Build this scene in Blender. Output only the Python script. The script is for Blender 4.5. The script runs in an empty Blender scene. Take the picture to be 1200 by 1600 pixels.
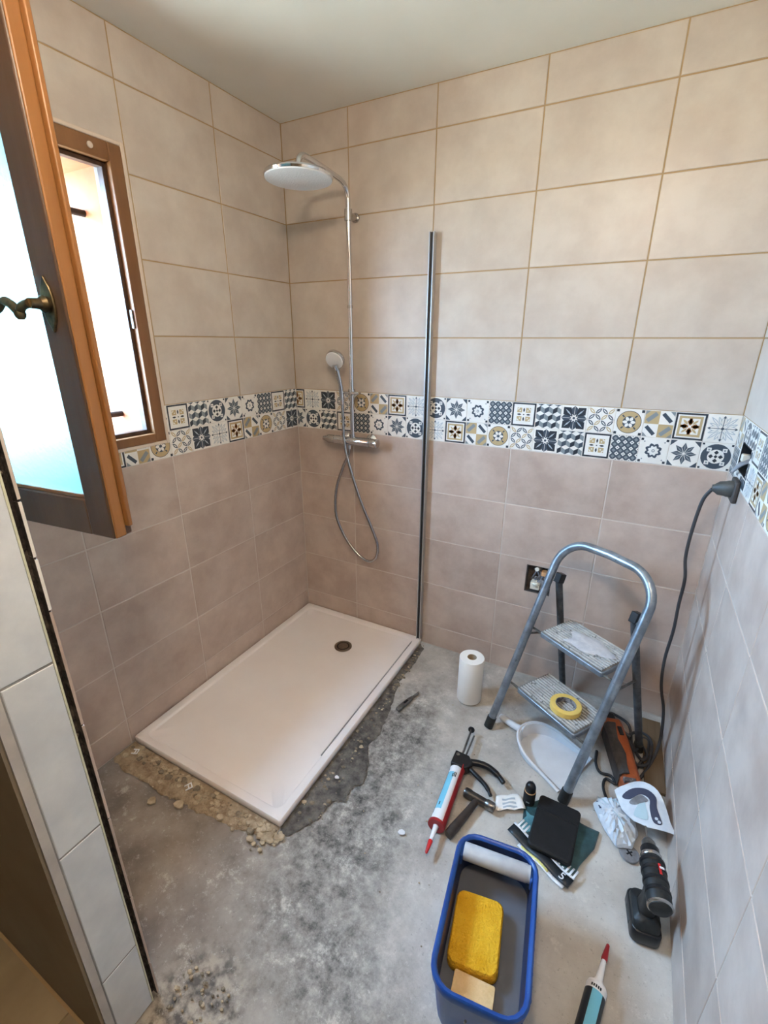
import bpy, bmesh, math, random
from mathutils import Vector, Matrix, Euler
random.seed(7)
sc = bpy.context.scene
PI = math.pi
def R(d): return math.radians(d)
def lin(c): return tuple(((x/255)/12.92 if x/255 <= .04045 else ((x/255+.055)/1.055)**2.4) for x in c)

# ------------------------------------------------------------------ camera
cam = bpy.data.cameras.new('camera'); camo = bpy.data.objects.new('camera', cam); sc.collection.objects.link(camo)
cam.sensor_fit = 'VERTICAL'; cam.sensor_height = 36; cam.lens = 725.865/1600*36; cam.clip_start = .02
yaw, pitch, roll = -.4912, -.3526, .004
F = Vector((math.sin(yaw)*math.cos(pitch), math.cos(yaw)*math.cos(pitch), math.sin(pitch)))
Rt = Vector((math.cos(yaw), -math.sin(yaw), 0)); U = Rt.cross(F)
r2 = math.cos(roll)*Rt + math.sin(roll)*U; u2 = -math.sin(roll)*Rt + math.cos(roll)*U
m = Matrix((r2, u2, -F)).transposed().to_4x4(); m.translation = (1.6048, -2.0091, 1.5614)
camo.matrix_world = m; sc.camera = camo

# ------------------------------------------------------------------ light
sc.view_settings.view_transform = 'Standard'; sc.view_settings.look = 'None'
sc.view_settings.gamma = 1; sc.view_settings.use_curve_mapping = False
sc.view_settings.exposure = 1.74
sc.cycles.diffuse_bounces = 6; sc.cycles.max_bounces = 12; sc.cycles.use_denoising = True
sc.cycles.sample_clamp_indirect = 8; sc.cycles.caustics_reflective = False; sc.cycles.caustics_refractive = True
world = bpy.data.worlds.new('sky'); sc.world = world; world.use_nodes = True
bg = world.node_tree.nodes['Background']
bg.inputs[0].default_value = (.38, .66, 1, 1); bg.inputs[1].default_value = 22
sun = bpy.data.lights.new('sun', 'SUN'); sun.energy = 13; sun.color = (1, .93, .82); sun.angle = R(1)
suno = bpy.data.objects.new('sun', sun); sc.collection.objects.link(suno)
suno.rotation_euler = (R(8), R(48), 0)            # stands behind the house: lights the yard, not the room
portal = bpy.data.lights.new('window_portal', 'AREA'); portal.shape = 'RECTANGLE'; portal.size = .72; portal.size_y = .88
portal.cycles.is_portal = True
po = bpy.data.objects.new('window_portal', portal); sc.collection.objects.link(po)
po.location = (-.36, -1.225, 1.66); 
po.rotation_euler = Euler((0, R(-90), 0)); portal.size = .88; portal.size_y = .72

# ------------------------------------------------------------------ helpers
COL = sc.collection
class MB:
    def __init__(s): s.v = []; s.f = []; s.mi = []; s.sm = []
    def add(s, vs, fs, mat=0, smooth=False, M=None):
        o = len(s.v)
        s.v += [tuple(M @ Vector(p)) if M is not None else tuple(p) for p in vs]
        for k in fs: s.f.append([o+i for i in k]); s.mi.append(mat); s.sm.append(smooth)
        return s
    def box(s, c, d, mat=0, rot=None, M=None):
        x, y, z = d[0]/2, d[1]/2, d[2]/2
        T = Matrix.Translation(c) @ (rot.to_matrix().to_4x4() if isinstance(rot, Euler) else (rot if rot is not None else Matrix()))
        if M is not None: T = M @ T
        vs = [(-x,-y,-z),(x,-y,-z),(x,y,-z),(-x,y,-z),(-x,-y,z),(x,-y,z),(x,y,z),(-x,y,z)]
        return s.add(vs, [(0,3,2,1),(4,5,6,7),(0,1,5,4),(1,2,6,5),(2,3,7,6),(3,0,4,7)], mat, False, T)
    def bb(s, a, b, mat=0):
        return s.box([(a[i]+b[i])/2 for i in range(3)], [abs(b[i]-a[i]) for i in range(3)], mat)
    def loft(s, loops, mat=0, smooth=True, cap0=True, cap1=True, M=None, closed=True, mats=None):
        n = len(loops[0]); vs = [p for l in loops for p in l]; o = len(s.v)
        s.v += [tuple(M @ Vector(p)) if M is not None else tuple(p) for p in vs]
        for i in range(len(loops)-1):
            for j in range(n if closed else n-1):
                k = (j+1) % n
                s.f.append([o+i*n+j, o+i*n+k, o+(i+1)*n+k, o+(i+1)*n+j])
                s.mi.append(mats(i, j) if mats else mat); s.sm.append(smooth)
        if cap0: s.f.append([o+j for j in range(n)][::-1]); s.mi.append(mats(0, 0) if mats else mat); s.sm.append(False)
        if cap1: s.f.append([o+(len(loops)-1)*n+j for j in range(n)]); s.mi.append(mats(len(loops)-2, 0) if mats else mat); s.sm.append(False)
        return s
    def lathe(s, prof, o=(0,0,0), ax=(0,0,1), seg=24, mat=0, cap0=True, cap1=True, mats=None):
        a = Vector(ax).normalized(); q = Vector((0,0,1)).rotation_difference(a).to_matrix().to_4x4(); T = Matrix.Translation(o) @ q
        loops = [[(r*math.cos(2*PI*j/seg), r*math.sin(2*PI*j/seg), h) for j in range(seg)] for r, h in prof]
        return s.loft(loops, mat, True, cap0, cap1, T, True, mats)
    def cyl(s, p0, p1, r, r1=None, seg=16, mat=0):
        p0, p1 = Vector(p0), Vector(p1); L = (p1-p0).length
        return s.lathe([(r,0),(r if r1 is None else r1, L)], p0, p1-p0, seg, mat)
    def tube(s, pts, r, seg=8, mat=0, cap=True, flat=1.0):
        pts = [Vector(p) for p in pts]; loops = []
        t0 = (pts[1]-pts[0]).normalized(); n = t0.orthogonal().normalized()
        for i, p in enumerate(pts):
            t = ((pts[min(i+1, len(pts)-1)]-pts[max(i-1, 0)])).normalized()
            n = (n - t*n.dot(t)).normalized(); b = t.cross(n)
            rr = r[i] if isinstance(r, (list, tuple)) else r
            loops.append([p + (n*math.cos(2*PI*j/seg) + b*math.sin(2*PI*j/seg)*flat)*rr for j in range(seg)])
        return s.loft(loops, mat, True, cap, cap)
    def prism(s, poly, z0, z1, mat=0, M=None, top=None):
        n = len(poly); top = top or poly
        vs = [(p[0], p[1], z0) for p in poly] + [(p[0], p[1], z1) for p in top]
        fs = [list(range(n))[::-1], list(range(n, 2*n))] + [[i, (i+1) % n, n+(i+1) % n, n+i] for i in range(n)]
        return s.add(vs, fs, mat, False, M)
    def blob(s, c, rad, mat=0, seg=10, rings=6, jit=0, M=None):
        loops = []; flat = jit > .2
        for i in range(1, rings):
            a = PI*i/rings
            loops.append([(c[0]+rad[0]*math.sin(a)*math.cos(2*PI*j/seg)*(1+random.uniform(-jit, jit)),
                           c[1]+rad[1]*math.sin(a)*math.sin(2*PI*j/seg)*(1+random.uniform(-jit, jit)),
                           c[2]-rad[2]*math.cos(a)) for j in range(seg)])
        return s.loft(loops, mat, not flat, True, True, M)
    def build(s, name, mats, parent=None, loc=(0,0,0), rot=(0,0,0), bevel=0, bseg=2, ang=38, fix=True):
        me = bpy.data.meshes.new(name); me.from_pydata(s.v, [], s.f)
        if not isinstance(mats, (list, tuple)): mats = [mats]
        for k in mats: me.materials.append(M_[k])
        for p, a, b in zip(me.polygons, s.mi, s.sm): p.material_index = a; p.use_smooth = b
        if fix:
            bm = bmesh.new(); bm.from_mesh(me); bmesh.ops.recalc_face_normals(bm, faces=bm.faces); bm.to_mesh(me); bm.free()
        me.set_sharp_from_angle(angle=R(ang))
        return link(name, me, parent, loc, rot, bevel, bseg)
def link(name, me, parent=None, loc=(0,0,0), rot=(0,0,0), bevel=0, bseg=2):
    o = bpy.data.objects.new(name, me); COL.objects.link(o)
    o.location = loc; o.rotation_euler = rot
    if parent is not None: o.parent = parent
    if bevel:
        b = o.modifiers.new('bevel', 'BEVEL'); b.width = bevel; b.segments = bseg; b.limit_method = 'ANGLE'; b.angle_limit = R(40)
        b.harden_normals = False
    return o
def tag(o, label=None, cat=None, group=None, kind=None):
    if label: o['label'] = label
    if cat: o['category'] = cat
    if group: o['group'] = group
    if kind: o['kind'] = kind
    return o
def thing(name, label, cat, loc=(0,0,0), rz=0, group=None, kind=None):
    o = bpy.data.objects.new(name, None); COL.objects.link(o); o.location = loc; o.rotation_euler = (0, 0, rz)
    o.empty_display_size = .05
    return tag(o, label, cat, group, kind)
def spline(pts, n=8):
    P = [Vector(p) for p in pts]; P = [2*P[0]-P[1]] + P + [2*P[-1]-P[-2]]; out = []
    for i in range(1, len(P)-2):
        for k in range(n):
            t = k/n; a, b, c, d = P[i-1], P[i], P[i+1], P[i+2]
            out.append(.5*((2*b) + (c-a)*t + (2*a-5*b+4*c-d)*t*t + (3*b-a-3*c+d)*t**3))
    return out + [P[-2]]
def rrect(w, h, r, z, seg=5, c=(0, 0)):
    out = []
    for cx, cy, a0 in ((w/2-r, h/2-r, 0), (-w/2+r, h/2-r, 90), (-w/2+r, -h/2+r, 180), (w/2-r, -h/2+r, 270)):
        for k in range(seg+1):
            a = R(a0+90*k/seg); out.append((c[0]+cx+r*math.cos(a), c[1]+cy+r*math.sin(a), z))
    return out

# ------------------------------------------------------------------ materials
M_ = {}
def mat(key, col, rough=.5, metal=0, spec=.5, col2=None, scale=8, detail=4, bump=0, bscale=60, alpha=None, trans=0, ior=1.45,
        emit=None, rnd=0, contrast=(.35, .65), rough2=None, stretch=None, coat=0, wear=None):
    m = bpy.data.materials.new(key); m.use_nodes = True; N = m.node_tree.nodes; L = m.node_tree.links
    p = N['Principled BSDF']; c = lin(col)
    p.inputs['Base Color'].default_value = (*c, 1); p.inputs['Roughness'].default_value = rough
    p.inputs['Metallic'].default_value = metal; p.inputs['Specular IOR Level'].default_value = spec
    p.inputs['Transmission Weight'].default_value = trans; p.inputs['IOR'].default_value = ior
    p.inputs['Coat Weight'].default_value = coat
    if emit: p.inputs['Emission Color'].default_value = (*lin(emit[0]), 1); p.inputs['Emission Strength'].default_value = emit[1]
    if col2 or bump or rnd or wear:
        tc = N.new('ShaderNodeTexCoord'); vec = tc.outputs['Object']
        if stretch:
            mp = N.new('ShaderNodeMapping'); mp.inputs['Scale'].default_value = stretch; L.new(vec, mp.inputs[0]); vec = mp.outputs[0]
        oi = N.new('ShaderNodeObjectInfo'); ad = N.new('ShaderNodeVectorMath'); ad.operation = 'MULTIPLY_ADD'
        ad.inputs[1].default_value = (37, 53, 71); L.new(oi.outputs['Random'], ad.inputs[0]); L.new(vec, ad.inputs[2]); vec = ad.outputs[0]
    out = None
    if col2:
        n = N.new('ShaderNodeTexNoise'); n.inputs['Scale'].default_value = scale; n.inputs['Detail'].default_value = detail
        n.inputs['Roughness'].default_value = .6; L.new(vec, n.inputs['Vector'])
        r = N.new('ShaderNodeValToRGB'); r.color_ramp.elements[0].position = contrast[0]; r.color_ramp.elements[1].position = contrast[1]
        r.color_ramp.elements[0].color = (*c, 1); r.color_ramp.elements[1].color = (*lin(col2), 1)
        L.new(n.outputs['Fac'], r.inputs[0]); out = r.outputs[0]
        if rough2 is not None:
            mr = N.new('ShaderNodeMapRange'); mr.inputs[3].default_value = rough; mr.inputs[4].default_value = rough2
            L.new(n.outputs['Fac'], mr.inputs[0]); L.new(mr.outputs[0], p.inputs['Roughness'])
    if wear:
        n2 = N.new('ShaderNodeTexNoise'); n2.inputs['Scale'].default_value = wear[1]; n2.inputs['Detail'].default_value = 6
        n2.inputs['Roughness'].default_value = .7; L.new(vec, n2.inputs['Vector'])
        r3 = N.new('ShaderNodeValToRGB'); r3.color_ramp.elements[0].position = wear[2]; r3.color_ramp.elements[1].position = wear[2]+.06
        L.new(n2.outputs['Fac'], r3.inputs[0])
        mx = N.new('ShaderNodeMix'); mx.data_type = 'RGBA'; L.new(r3.outputs[0], mx.inputs[0])
        if out is None: mx.inputs[6].default_value = (*c, 1)
        else: L.new(out, mx.inputs[6])
        mx.inputs[7].default_value = (*lin(wear[0]), 1); out = mx.outputs[2]
    if rnd and out is not None:
        mv = N.new('ShaderNodeMapRange'); mv.inputs[3].default_value = 1-rnd; mv.inputs[4].default_value = 1+rnd
        L.new(oi.outputs['Random'], mv.inputs[0])
        hs = N.new('ShaderNodeHueSaturation'); L.new(mv.outputs[0], hs.inputs['Value']); L.new(out, hs.inputs['Color']); out = hs.outputs[0]
    if out is not None: L.new(out, p.inputs['Base Color'])
    if bump:
        nb = N.new('ShaderNodeTexNoise'); nb.inputs['Scale'].default_value = bscale; nb.inputs['Detail'].default_value = 4; L.new(vec, nb.inputs['Vector'])
        b = N.new('ShaderNodeBump'); b.inputs['Strength'].default_value = bump; b.inputs['Distance'].default_value = .01
        L.new(nb.outputs['Fac'], b.inputs['Height']); L.new(b.outputs[0], p.inputs['Normal'])
    M_[key] = m; return m
mat('tile_cream', (189,177,166), .30, spec=.5, col2=(203,193,182), scale=7, detail=6, rnd=.02, bump=.05, bscale=35, rough2=.42)
mat('tile_taupe', (178,159,147), .36, spec=.45, col2=(199,182,170), scale=7, detail=7, rnd=.035, bump=.05, bscale=40, rough2=.5)
mat('tile_jamb', (200,208,217), .35, col2=(218,225,232), scale=10, detail=6, rnd=.02)
mat('tile_hall', (146,130,104), .3, col2=(164,148,120), scale=5, detail=5, rnd=.03)
mat('grout_tan', (172,146,108), .9); mat('grout_pale', (205,195,186), .9); mat('grout_grey', (138,138,138), .9)
mat('print_white', (226,222,214), .3, col2=(234,231,225), scale=20)
mat('print_navy', (70,80,90), .3); mat('print_grey', (134,141,143), .3); mat('print_pale', (176,184,190), .3)
mat('print_beige', (188,164,122), .3); mat('print_brown', (160,112,66), .3); mat('print_dark', (50,55,62), .3)
mat('plaster', (226,224,214), .9, col2=(231,229,220), scale=3, bump=.04, bscale=50)
mat('plaster_white', (188,186,184), .8, col2=(172,170,170), scale=12)
mat('hall_paint', (126,116,100), .85, col2=(136,126,110), scale=4)
mat('masonry_and_gap_shade', (40,34,31), .95, col2=(92,82,74), scale=40, detail=6, bump=.8, bscale=70, contrast=(.45,.7))
mat('plasterboard', (196,200,178), .9, col2=(214,214,196), scale=30)
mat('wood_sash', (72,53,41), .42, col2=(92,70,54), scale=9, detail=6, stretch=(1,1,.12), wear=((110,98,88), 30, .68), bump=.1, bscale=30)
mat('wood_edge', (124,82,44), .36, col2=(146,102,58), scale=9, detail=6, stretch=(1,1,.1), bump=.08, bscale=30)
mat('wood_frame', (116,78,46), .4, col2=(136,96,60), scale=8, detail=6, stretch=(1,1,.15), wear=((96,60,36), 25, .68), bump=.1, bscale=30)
mat('wood_rebate', (52,34,26), .45, col2=(80,56,40), scale=30)
mat('trim_cream', (212,196,180), .5); mat('silicone', (226,218,208), .4)
mat('reveal_orange', (156,100,68), .85, col2=(166,110,76), scale=6, bump=.1, bscale=40)
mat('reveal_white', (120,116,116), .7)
mat('iron', (30,24,22), .7, col2=(48,34,28), scale=40)
mat('frosted', (150,198,204), .5, trans=1, ior=1.35, bump=.1, bscale=120)
mat('old_brass', (74,66,52), .34, metal=.85, col2=(120,104,76), scale=40)
mat('yard', (190,168,142), .95, col2=(206,186,160), scale=.4)
mat('house_wall', (232,222,208), .9, col2=(240,232,220), scale=2); mat('house_roof', (24,32,48), .7, col2=(34,44,62), scale=6)
mat('house_glass', (60,72,88), .1); mat('house_red', (96,10,10), .7); mat('house_trim', (46,28,32), .7)
mat('tray', (243,237,236), .28, spec=.5, col2=(246,241,240), scale=5, coat=.15)
mat('chrome', (214,214,216), .1, metal=1); mat('chrome_soft', (190,188,186), .24, metal=1); mat('drain_metal', (140,128,116), .28, metal=1, col2=(168,156,142), scale=20)
mat('drain_dark', (38,34,32), .5)
mat('spray_white', (222,226,230), .45, bump=.25, bscale=160); mat('alu', (196,198,200), .32, metal=.75); mat('alu_dark', (46,44,44), .4)
mat('hose', (176,176,178), .22, metal=1)
mat('black_plastic', (18,18,20), .36, col2=(26,26,28), scale=30); mat('black_matte', (13,13,15), .7, col2=(19,19,21), scale=30, bump=.1, bscale=150)
mat('black_rubber', (25,26,26), .5, col2=(42,43,42), scale=40); mat('dark_grey_plastic', (62,62,60), .5, col2=(76,76,72), scale=30)
mat('ladder_metal', (122,130,138), .36, metal=.65, col2=(156,166,176), scale=18, wear=((96,96,98), 60, .62))
mat('ladder_dark', (74,76,78), .5, metal=.4, col2=(98,100,102), scale=30)
mat('step_groove', (96,92,88), .9, col2=(140,136,132), scale=30)
mat('step_rubber', (172,168,164), .8, col2=(206,203,199), scale=26, detail=6, wear=((92,88,86), 45, .58), bump=.15, bscale=80)
mat('dried_plaster', (186,186,192), .8, col2=(205,204,206), scale=30, bump=.5, bscale=50)
mat('paper', (240,236,230), .85, bump=.08, bscale=80); mat('card_core', (180,158,130), .9)
mat('tape_yellow', (226,190,96), .6, col2=(232,200,112), scale=30); mat('tape_core', (150,148,150), .7, col2=(96,92,96), scale=60, contrast=(.45,.55))
mat('white_plastic', (222,224,228), .4, col2=(214,216,220), scale=14); mat('white_gloss', (238,238,240), .35)
mat('red_paint', (146,30,36), .35, col2=(162,40,44), scale=30); mat('red_cap', (200,38,40), .4)
mat('label_blue', (120,196,222), .4); mat('label_teal', (52,92,100), .4); mat('label_white', (232,232,234), .4); mat('label_black', (40,44,48), .4)
mat('steel', (150,148,144), .32, metal=.9, col2=(110,106,100), scale=40); mat('steel_dark', (92,86,80), .42, metal=.8, col2=(66,62,58), scale=30)
mat('hammer_wood', (44,37,33), .5, col2=(66,56,50), scale=20, stretch=(1,.2,1))
mat('bucket_blue', (24,62,128), .34, col2=(34,78,150), scale=10, wear=((96,140,196), 26, .66))
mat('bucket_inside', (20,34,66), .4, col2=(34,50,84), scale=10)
mat('water', (92,95,104), .2, col2=(102,105,114), scale=4); mat('roller', (176,182,190), .5, col2=(192,198,204), scale=20)
mat('sponge', (224,164,20), .95, col2=(236,184,44), scale=14, wear=((196,140,24), 90, .62), bump=.9, bscale=170); mat('sponge_beige', (212,178,128), .95, col2=(222,190,142), scale=40, bump=.4, bscale=160)
mat('tool_orange', (154,76,38), .5, col2=(178,94,50), scale=14, wear=((92,52,36), 24, .63)); mat('tool_dark', (62,58,56), .6, col2=(82,76,72), scale=24)
mat('cable', (58,58,60), .55); mat('cable_dark', (36,36,38), .55)
mat('teal_plastic', (38,62,66), .32, col2=(58,92,96), scale=16, bump=.4, bscale=22); mat('teal_light', (104,158,168), .35, col2=(74,124,136), scale=24, bump=.4, bscale=30)
mat('bag_white', (226,232,238), .36, col2=(204,212,222), scale=16, bump=.4, bscale=26); mat('bag_navy', (66,72,92), .4); mat('bag_pale', (180,204,212), .4); mat('bag_grey', (140,142,146), .5, col2=(110,108,110), scale=30)
mat('yellow_print', (226,220,140), .5); mat('board_wood', (92,74,54), .7, col2=(118,98,74), scale=12, stretch=(1,.08,1))
mat('rubble', (156,138,112), .95, col2=(198,182,156), scale=26, bump=.5, bscale=60); mat('rubble_dark', (112,101,86), .95, col2=(150,138,118), scale=30, bump=.6, bscale=80)
mat('sand', (148,128,104), .95, col2=(182,164,138), scale=30, detail=7, bump=.8, bscale=120); mat('earth_dark', (74,70,66), .95, col2=(126,120,112), scale=28, detail=7, bump=.8, bscale=110)
mat('lamp_glass', (255,236,200), .4, emit=((255,232,206), 49)); mat('wire_grey', (136,136,140), .5); mat('wire_box', (74,68,64), .7, col2=(100,92,88), scale=40)
mat('terminal', (226,220,204), .5); mat('terminal_tan', (206,160,116), .5)

# concrete floor: cloudy greys, with the darker damp / dirty patch and the dusty pale side it has
def concrete():
    m = bpy.data.materials.new('concrete'); m.use_nodes = True; N = m.node_tree.nodes; L = m.node_tree.links; p = N['Principled BSDF']
    tc = N.new('ShaderNodeTexCoord')
    def noise(s, d, r=.6):
        n = N.new('ShaderNodeTexNoise'); n.inputs['Scale'].default_value = s; n.inputs['Detail'].default_value = d; n.inputs['Roughness'].default_value = r
        L.new(tc.outputs['Object'], n.inputs['Vector']); return n.outputs['Fac']
    def ramp(f, a, b, ca=(0,0,0), cb=(1,1,1)):
        r = N.new('ShaderNodeValToRGB'); r.color_ramp.elements[0].position = a; r.color_ramp.elements[1].position = b
        r.color_ramp.elements[0].color = (*ca, 1); r.color_ramp.elements[1].color = (*cb, 1); L.new(f, r.inputs[0]); return r.outputs[0]
    def mix(f, a, b, t='MIX'):
        x = N.new('ShaderNodeMix'); x.data_type = 'RGBA'; x.blend_type = t
        for i, k in ((0, f), (6, a), (7, b)):
            if isinstance(k, (int, float)): x.inputs[i].default_value = k
            elif isinstance(k, tuple): x.inputs[i].default_value = (*k, 1)
            else: L.new(k, x.inputs[i])
        return x.outputs[2]
    def blob(c, r, soft, wob):           # a stain with a ragged outline
        v = N.new('ShaderNodeVectorMath'); v.operation = 'SUBTRACT'; v.inputs[1].default_value = (*c, 0); L.new(tc.outputs['Object'], v.inputs[0])
        d = N.new('ShaderNodeVectorMath'); d.operation = 'DIVIDE'; d.inputs[1].default_value = (*r, 1); L.new(v.outputs[0], d.inputs[0])
        l = N.new('ShaderNodeVectorMath'); l.operation = 'LENGTH'; L.new(d.outputs[0], l.inputs[0])
        a = N.new('ShaderNodeMath'); a.operation = 'MULTIPLY_ADD'; a.inputs[1].default_value = wob; L.new(noise(7, 6, .7), a.inputs[0]); L.new(l.outputs['Value'], a.inputs[2])
        mr = N.new('ShaderNodeMapRange'); mr.inputs[1].default_value = 1+wob*.5-soft; mr.inputs[2].default_value = 1+wob*.5+soft
        mr.inputs[3].default_value = 1; mr.inputs[4].default_value = 0; L.new(a.outputs[0], mr.inputs[0]); return mr.outputs[0]
    base = mix(ramp(noise(4.5, 10, .68), .32, .68), lin((147,141,133)), lin((202,197,189)))
    base = mix(blob((.35,-1.47), (.66,.32), .45, 1.0), base, mix(ramp(noise(6, 6), .35, .65), lin((121,111,103)), lin((158,148,139))))
    dark = mix(ramp(noise(18, 12, .8), .38, .62), lin((64,62,60)), lin((179,174,167)))
    base = mix(blob((1.04,-1.05), (.26,.34), .6, 1.5), base, dark)
    base = mix(blob((.94,-.78), (.14,.38), .5, 1.2), base, dark)
    base = mix(blob((1.22,-1.4), (.22,.13), .6, 1.5), base, dark)
    base = mix(blob((.88,-1.66), (.12,.12), .3, 1.6), base, mix(ramp(noise(30, 6), .4, .6), lin((96,90,84)), lin((176,166,152))))
    base = mix(blob((1.6,-1.0), (.4,.5), .5, 1.2), base, mix(ramp(noise(5, 8), .35, .65), lin((179,173,165)), lin((206,202,195))))
    base = mix(ramp(noise(9, 12, .82), .56, .68), base, lin((211,206,197)))
    base = mix(ramp(noise(50, 10, .85), .57, .68), base, lin((209,204,197)))
    base = mix(ramp(noise(70, 10, .85), .57, .70), base, lin((105,100,94)))
    L.new(base, p.inputs['Base Color']); p.inputs['Roughness'].default_value = .8
    b = N.new('ShaderNodeBump'); b.inputs['Strength'].default_value = .35; b.inputs['Distance'].default_value = .008
    L.new(noise(38, 8, .7), b.inputs['Height']); L.new(b.outputs[0], p.inputs['Normal'])
    M_['concrete'] = m
concrete()

# ------------------------------------------------------------------ room shell
W = 1.9325; ZC = 2.466; ZB = 1.125; ZT = 1.325
YF = -1.6690; YH = -1.789; XS = .78          # partition: bathroom face, hall face, free end
G = .0046
WIN = (-1.63, -.82, 1.195, 2.145)           # window opening in wall_left: y0, y1, z0, z1
BOXB = (1.278, 1.392, .462, .60)            # back wall electrical box: x0,x1,z0,z1
BOXR = (-.265, -.105, 1.165, 1.255)         # right wall electrical box: y0,y1,z0,z1

def minus(r, h):
    x0, x1, z0, z1 = r; a0, a1, b0, b1 = h
    if a0 >= x1 or a1 <= x0 or b0 >= z1 or b1 <= z0: return [r]
    out = []
    if z1 > b1: out.append((x0, x1, b1, z1))
    if b0 > z0: out.append((x0, x1, z0, b0))
    m0, m1 = max(z0, b0), min(z1, b1)
    if a0 > x0: out.append((x0, a0, m0, m1))
    if x1 > a1: out.append((a1, x1, m0, m1))
    return out
def minus_all(rs, holes):
    for h in holes: rs = [q for r in rs for q in minus(r, h)]
    return rs

floor = MB()
nx, ny = 60, 54
vs = []; fs = []
for j in range(ny+1):
    for i in range(nx+1):
        x = -.05 + 2.03*i/nx; y = .05 - 1.79*j/ny
        vs.append((x, y, -.002+.004*math.sin(7*x+2*y)*math.cos(5*y-x)*.5))
for j in range(ny):
    for i in range(nx):
        a = j*(nx+1)+i; fs.append((a, a+nx+1, a+nx+2, a+1))
floor.add(vs, fs, 0, True); floor.bb((-.05, -1.74, -.1), (1.98, .05, -.008))
fl = floor.build('floor', ['concrete'])
tag(fl, 'bare grey concrete floor with dark stains and dust', 'floor', kind='structure')
ce = MB().bb((-.40, -3.5, ZC), (2.1, .1, ZC+.12)).build('ceiling', 'plaster'); tag(ce, 'plain off-white plaster ceiling over the tiled walls', 'ceiling', kind='structure')

def backing(name, rects, put, holes, label):
    mb = MB()
    for r in rects:
        for (a0, a1, z0, z1) in minus_all([r], holes):
            for zz0, zz1, k in ((z0, min(z1, ZT), 0), (max(z0, ZT), z1, 1)):
                if zz1 > zz0: put(mb, a0, a1, zz0, zz1, k)
    o = mb.build(name, ['grout_pale', 'grout_tan']); return tag(o, label, 'wall', kind='structure')
D0, D1 = .0016, .07
wall_back = backing('wall_back', [(-.07, W+.07, 0, ZC)], lambda mb,a,b,c,d,k: mb.bb((a, D0, c), (b, D1, d), k), [BOXB],
    'back wall with cream tiles above and taupe tiles below a patterned tile band')
wall_left = backing('wall_left', [(YH, 0, 0, ZC)], lambda mb,a,b,c,d,k: mb.bb((-D1, a, c), (-D0, b, d), k), [WIN],
    'left wall with the window, cream tiles above and taupe tiles below')
wall_right = backing('wall_right', [(YH, 0, 0, ZC)], lambda mb,a,b,c,d,k: mb.bb((W+D0, a, c), (W+D1, b, d), k), [BOXR],
    'right wall of tall narrow-looking taupe tiles with patterned band and socket hole')

tile_cache = {}
def tile_mesh(w, h, key, t=.0055):
    k = (round(w, 4), round(h, 4), key)
    if k in tile_cache: return tile_cache[k]
    e = .0012; x, z = w/2, h/2
    vs = [(-x,t,-z),(x,t,-z),(x,t,z),(-x,t,z), (-x,e,-z),(x,e,-z),(x,e,z),(-x,e,z), (-x+e,0,-z+e),(x-e,0,-z+e),(x-e,0,z-e),(-x+e,0,z-e)]
    fs = [(0,1,5,4),(1,2,6,5),(2,3,7,6),(3,0,4,7),(4,5,9,8),(5,6,10,9),(6,7,11,10),(7,4,8,11),(8,9,10,11)]
    me = bpy.data.meshes.new('tile'); me.from_pydata(vs, [], fs); me.materials.append(M_[key]); tile_cache[k] = me
    return me
def put_tile(parent, side, a0, a1, z0, z1, key, name='tile'):
    if a1-a0 < .012 or z1-z0 < .012: return
    w, h = a1-a0-G, z1-z0-G; c = (a0+a1)/2; zc = (z0+z1)/2
    j = random.uniform(-.0003, .0003)
    loc, rz = {'back': ((c, j, zc), 0), 'left': ((j, c, zc), R(90)), 'right': ((W+j, c, zc), R(-90)),
               'front': ((c, YF+j, zc), R(180)), 'jamb': ((XS+j, c, zc), R(90))}[side]
    return link(name, tile_mesh(w, h, key), parent, loc, (0, 0, rz))
def holed_tile(parent, r, h, key):      # one tile with a square cut-out, back wall
    x0, x1, z0, z1 = r[0]+G/2, r[1]-G/2, r[2]+G/2, r[3]-G/2; cx, cz = (x0+x1)/2, (z0+z1)/2
    O = [(x0,z0),(x1,z0),(x1,z1),(x0,z1)]; I = [(h[0],h[2]),(h[1],h[2]),(h[1],h[3]),(h[0],h[3])]
    vs = [(x-cx, y, z-cz) for y in (0, .0055) for x, z in O+I]
    fs = []
    for i in range(4):
        j = (i+1) % 4; fs += [(i, j, 4+j, 4+i), (i, 8+i, 8+j, j), (4+i, 4+j, 12+j, 12+i)]
    me = bpy.data.meshes.new('tile'); me.from_pydata(vs, [], fs); me.materials.append(M_[key]); link('tile', me, parent, (cx, 0, cz))
def course(parent, side, joints, levels, key, holes=()):
    for a0, a1 in zip(joints, joints[1:]):
        for z0, z1 in zip(levels, levels[1:]):
            hh = [h for h in holes if a0 < h[0] and h[1] < a1 and z0 < h[2] and h[3] < z1]
            if hh: holed_tile(parent, (a0, a1, z0, z1), hh[0], key); continue
            for r in minus_all([(a0, a1, z0, z1)], holes): put_tile(parent, side, *r, key)
LOW = [0.002, .125, .375, .625, .875, ZB]; UP = [ZT, 1.575, 1.825, 2.075, 2.325, ZC-.001]
BX = [0, .352, .752, 1.152, 1.552, W]
course(wall_back, 'back', BX, UP, 'tile_cream'); course(wall_back, 'back', BX, LOW, 'tile_taupe', [BOXB])
LY = [YF-.006, -1.603, -1.203, -.803, -.403, 0]; wh = [(WIN[0]-.006, WIN[1]+.006, WIN[2]-.006, WIN[3]+.006)]
course(wall_left, 'left', LY, UP, 'tile_cream', wh); course(wall_left, 'left', LY, LOW, 'tile_taupe')
RY = [YH, -1.614, -1.214, -.814, -.414, 0]
course(wall_right, 'right', RY, UP, 'tile_cream'); course(wall_right, 'right', RY, LOW, 'tile_taupe')

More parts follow.
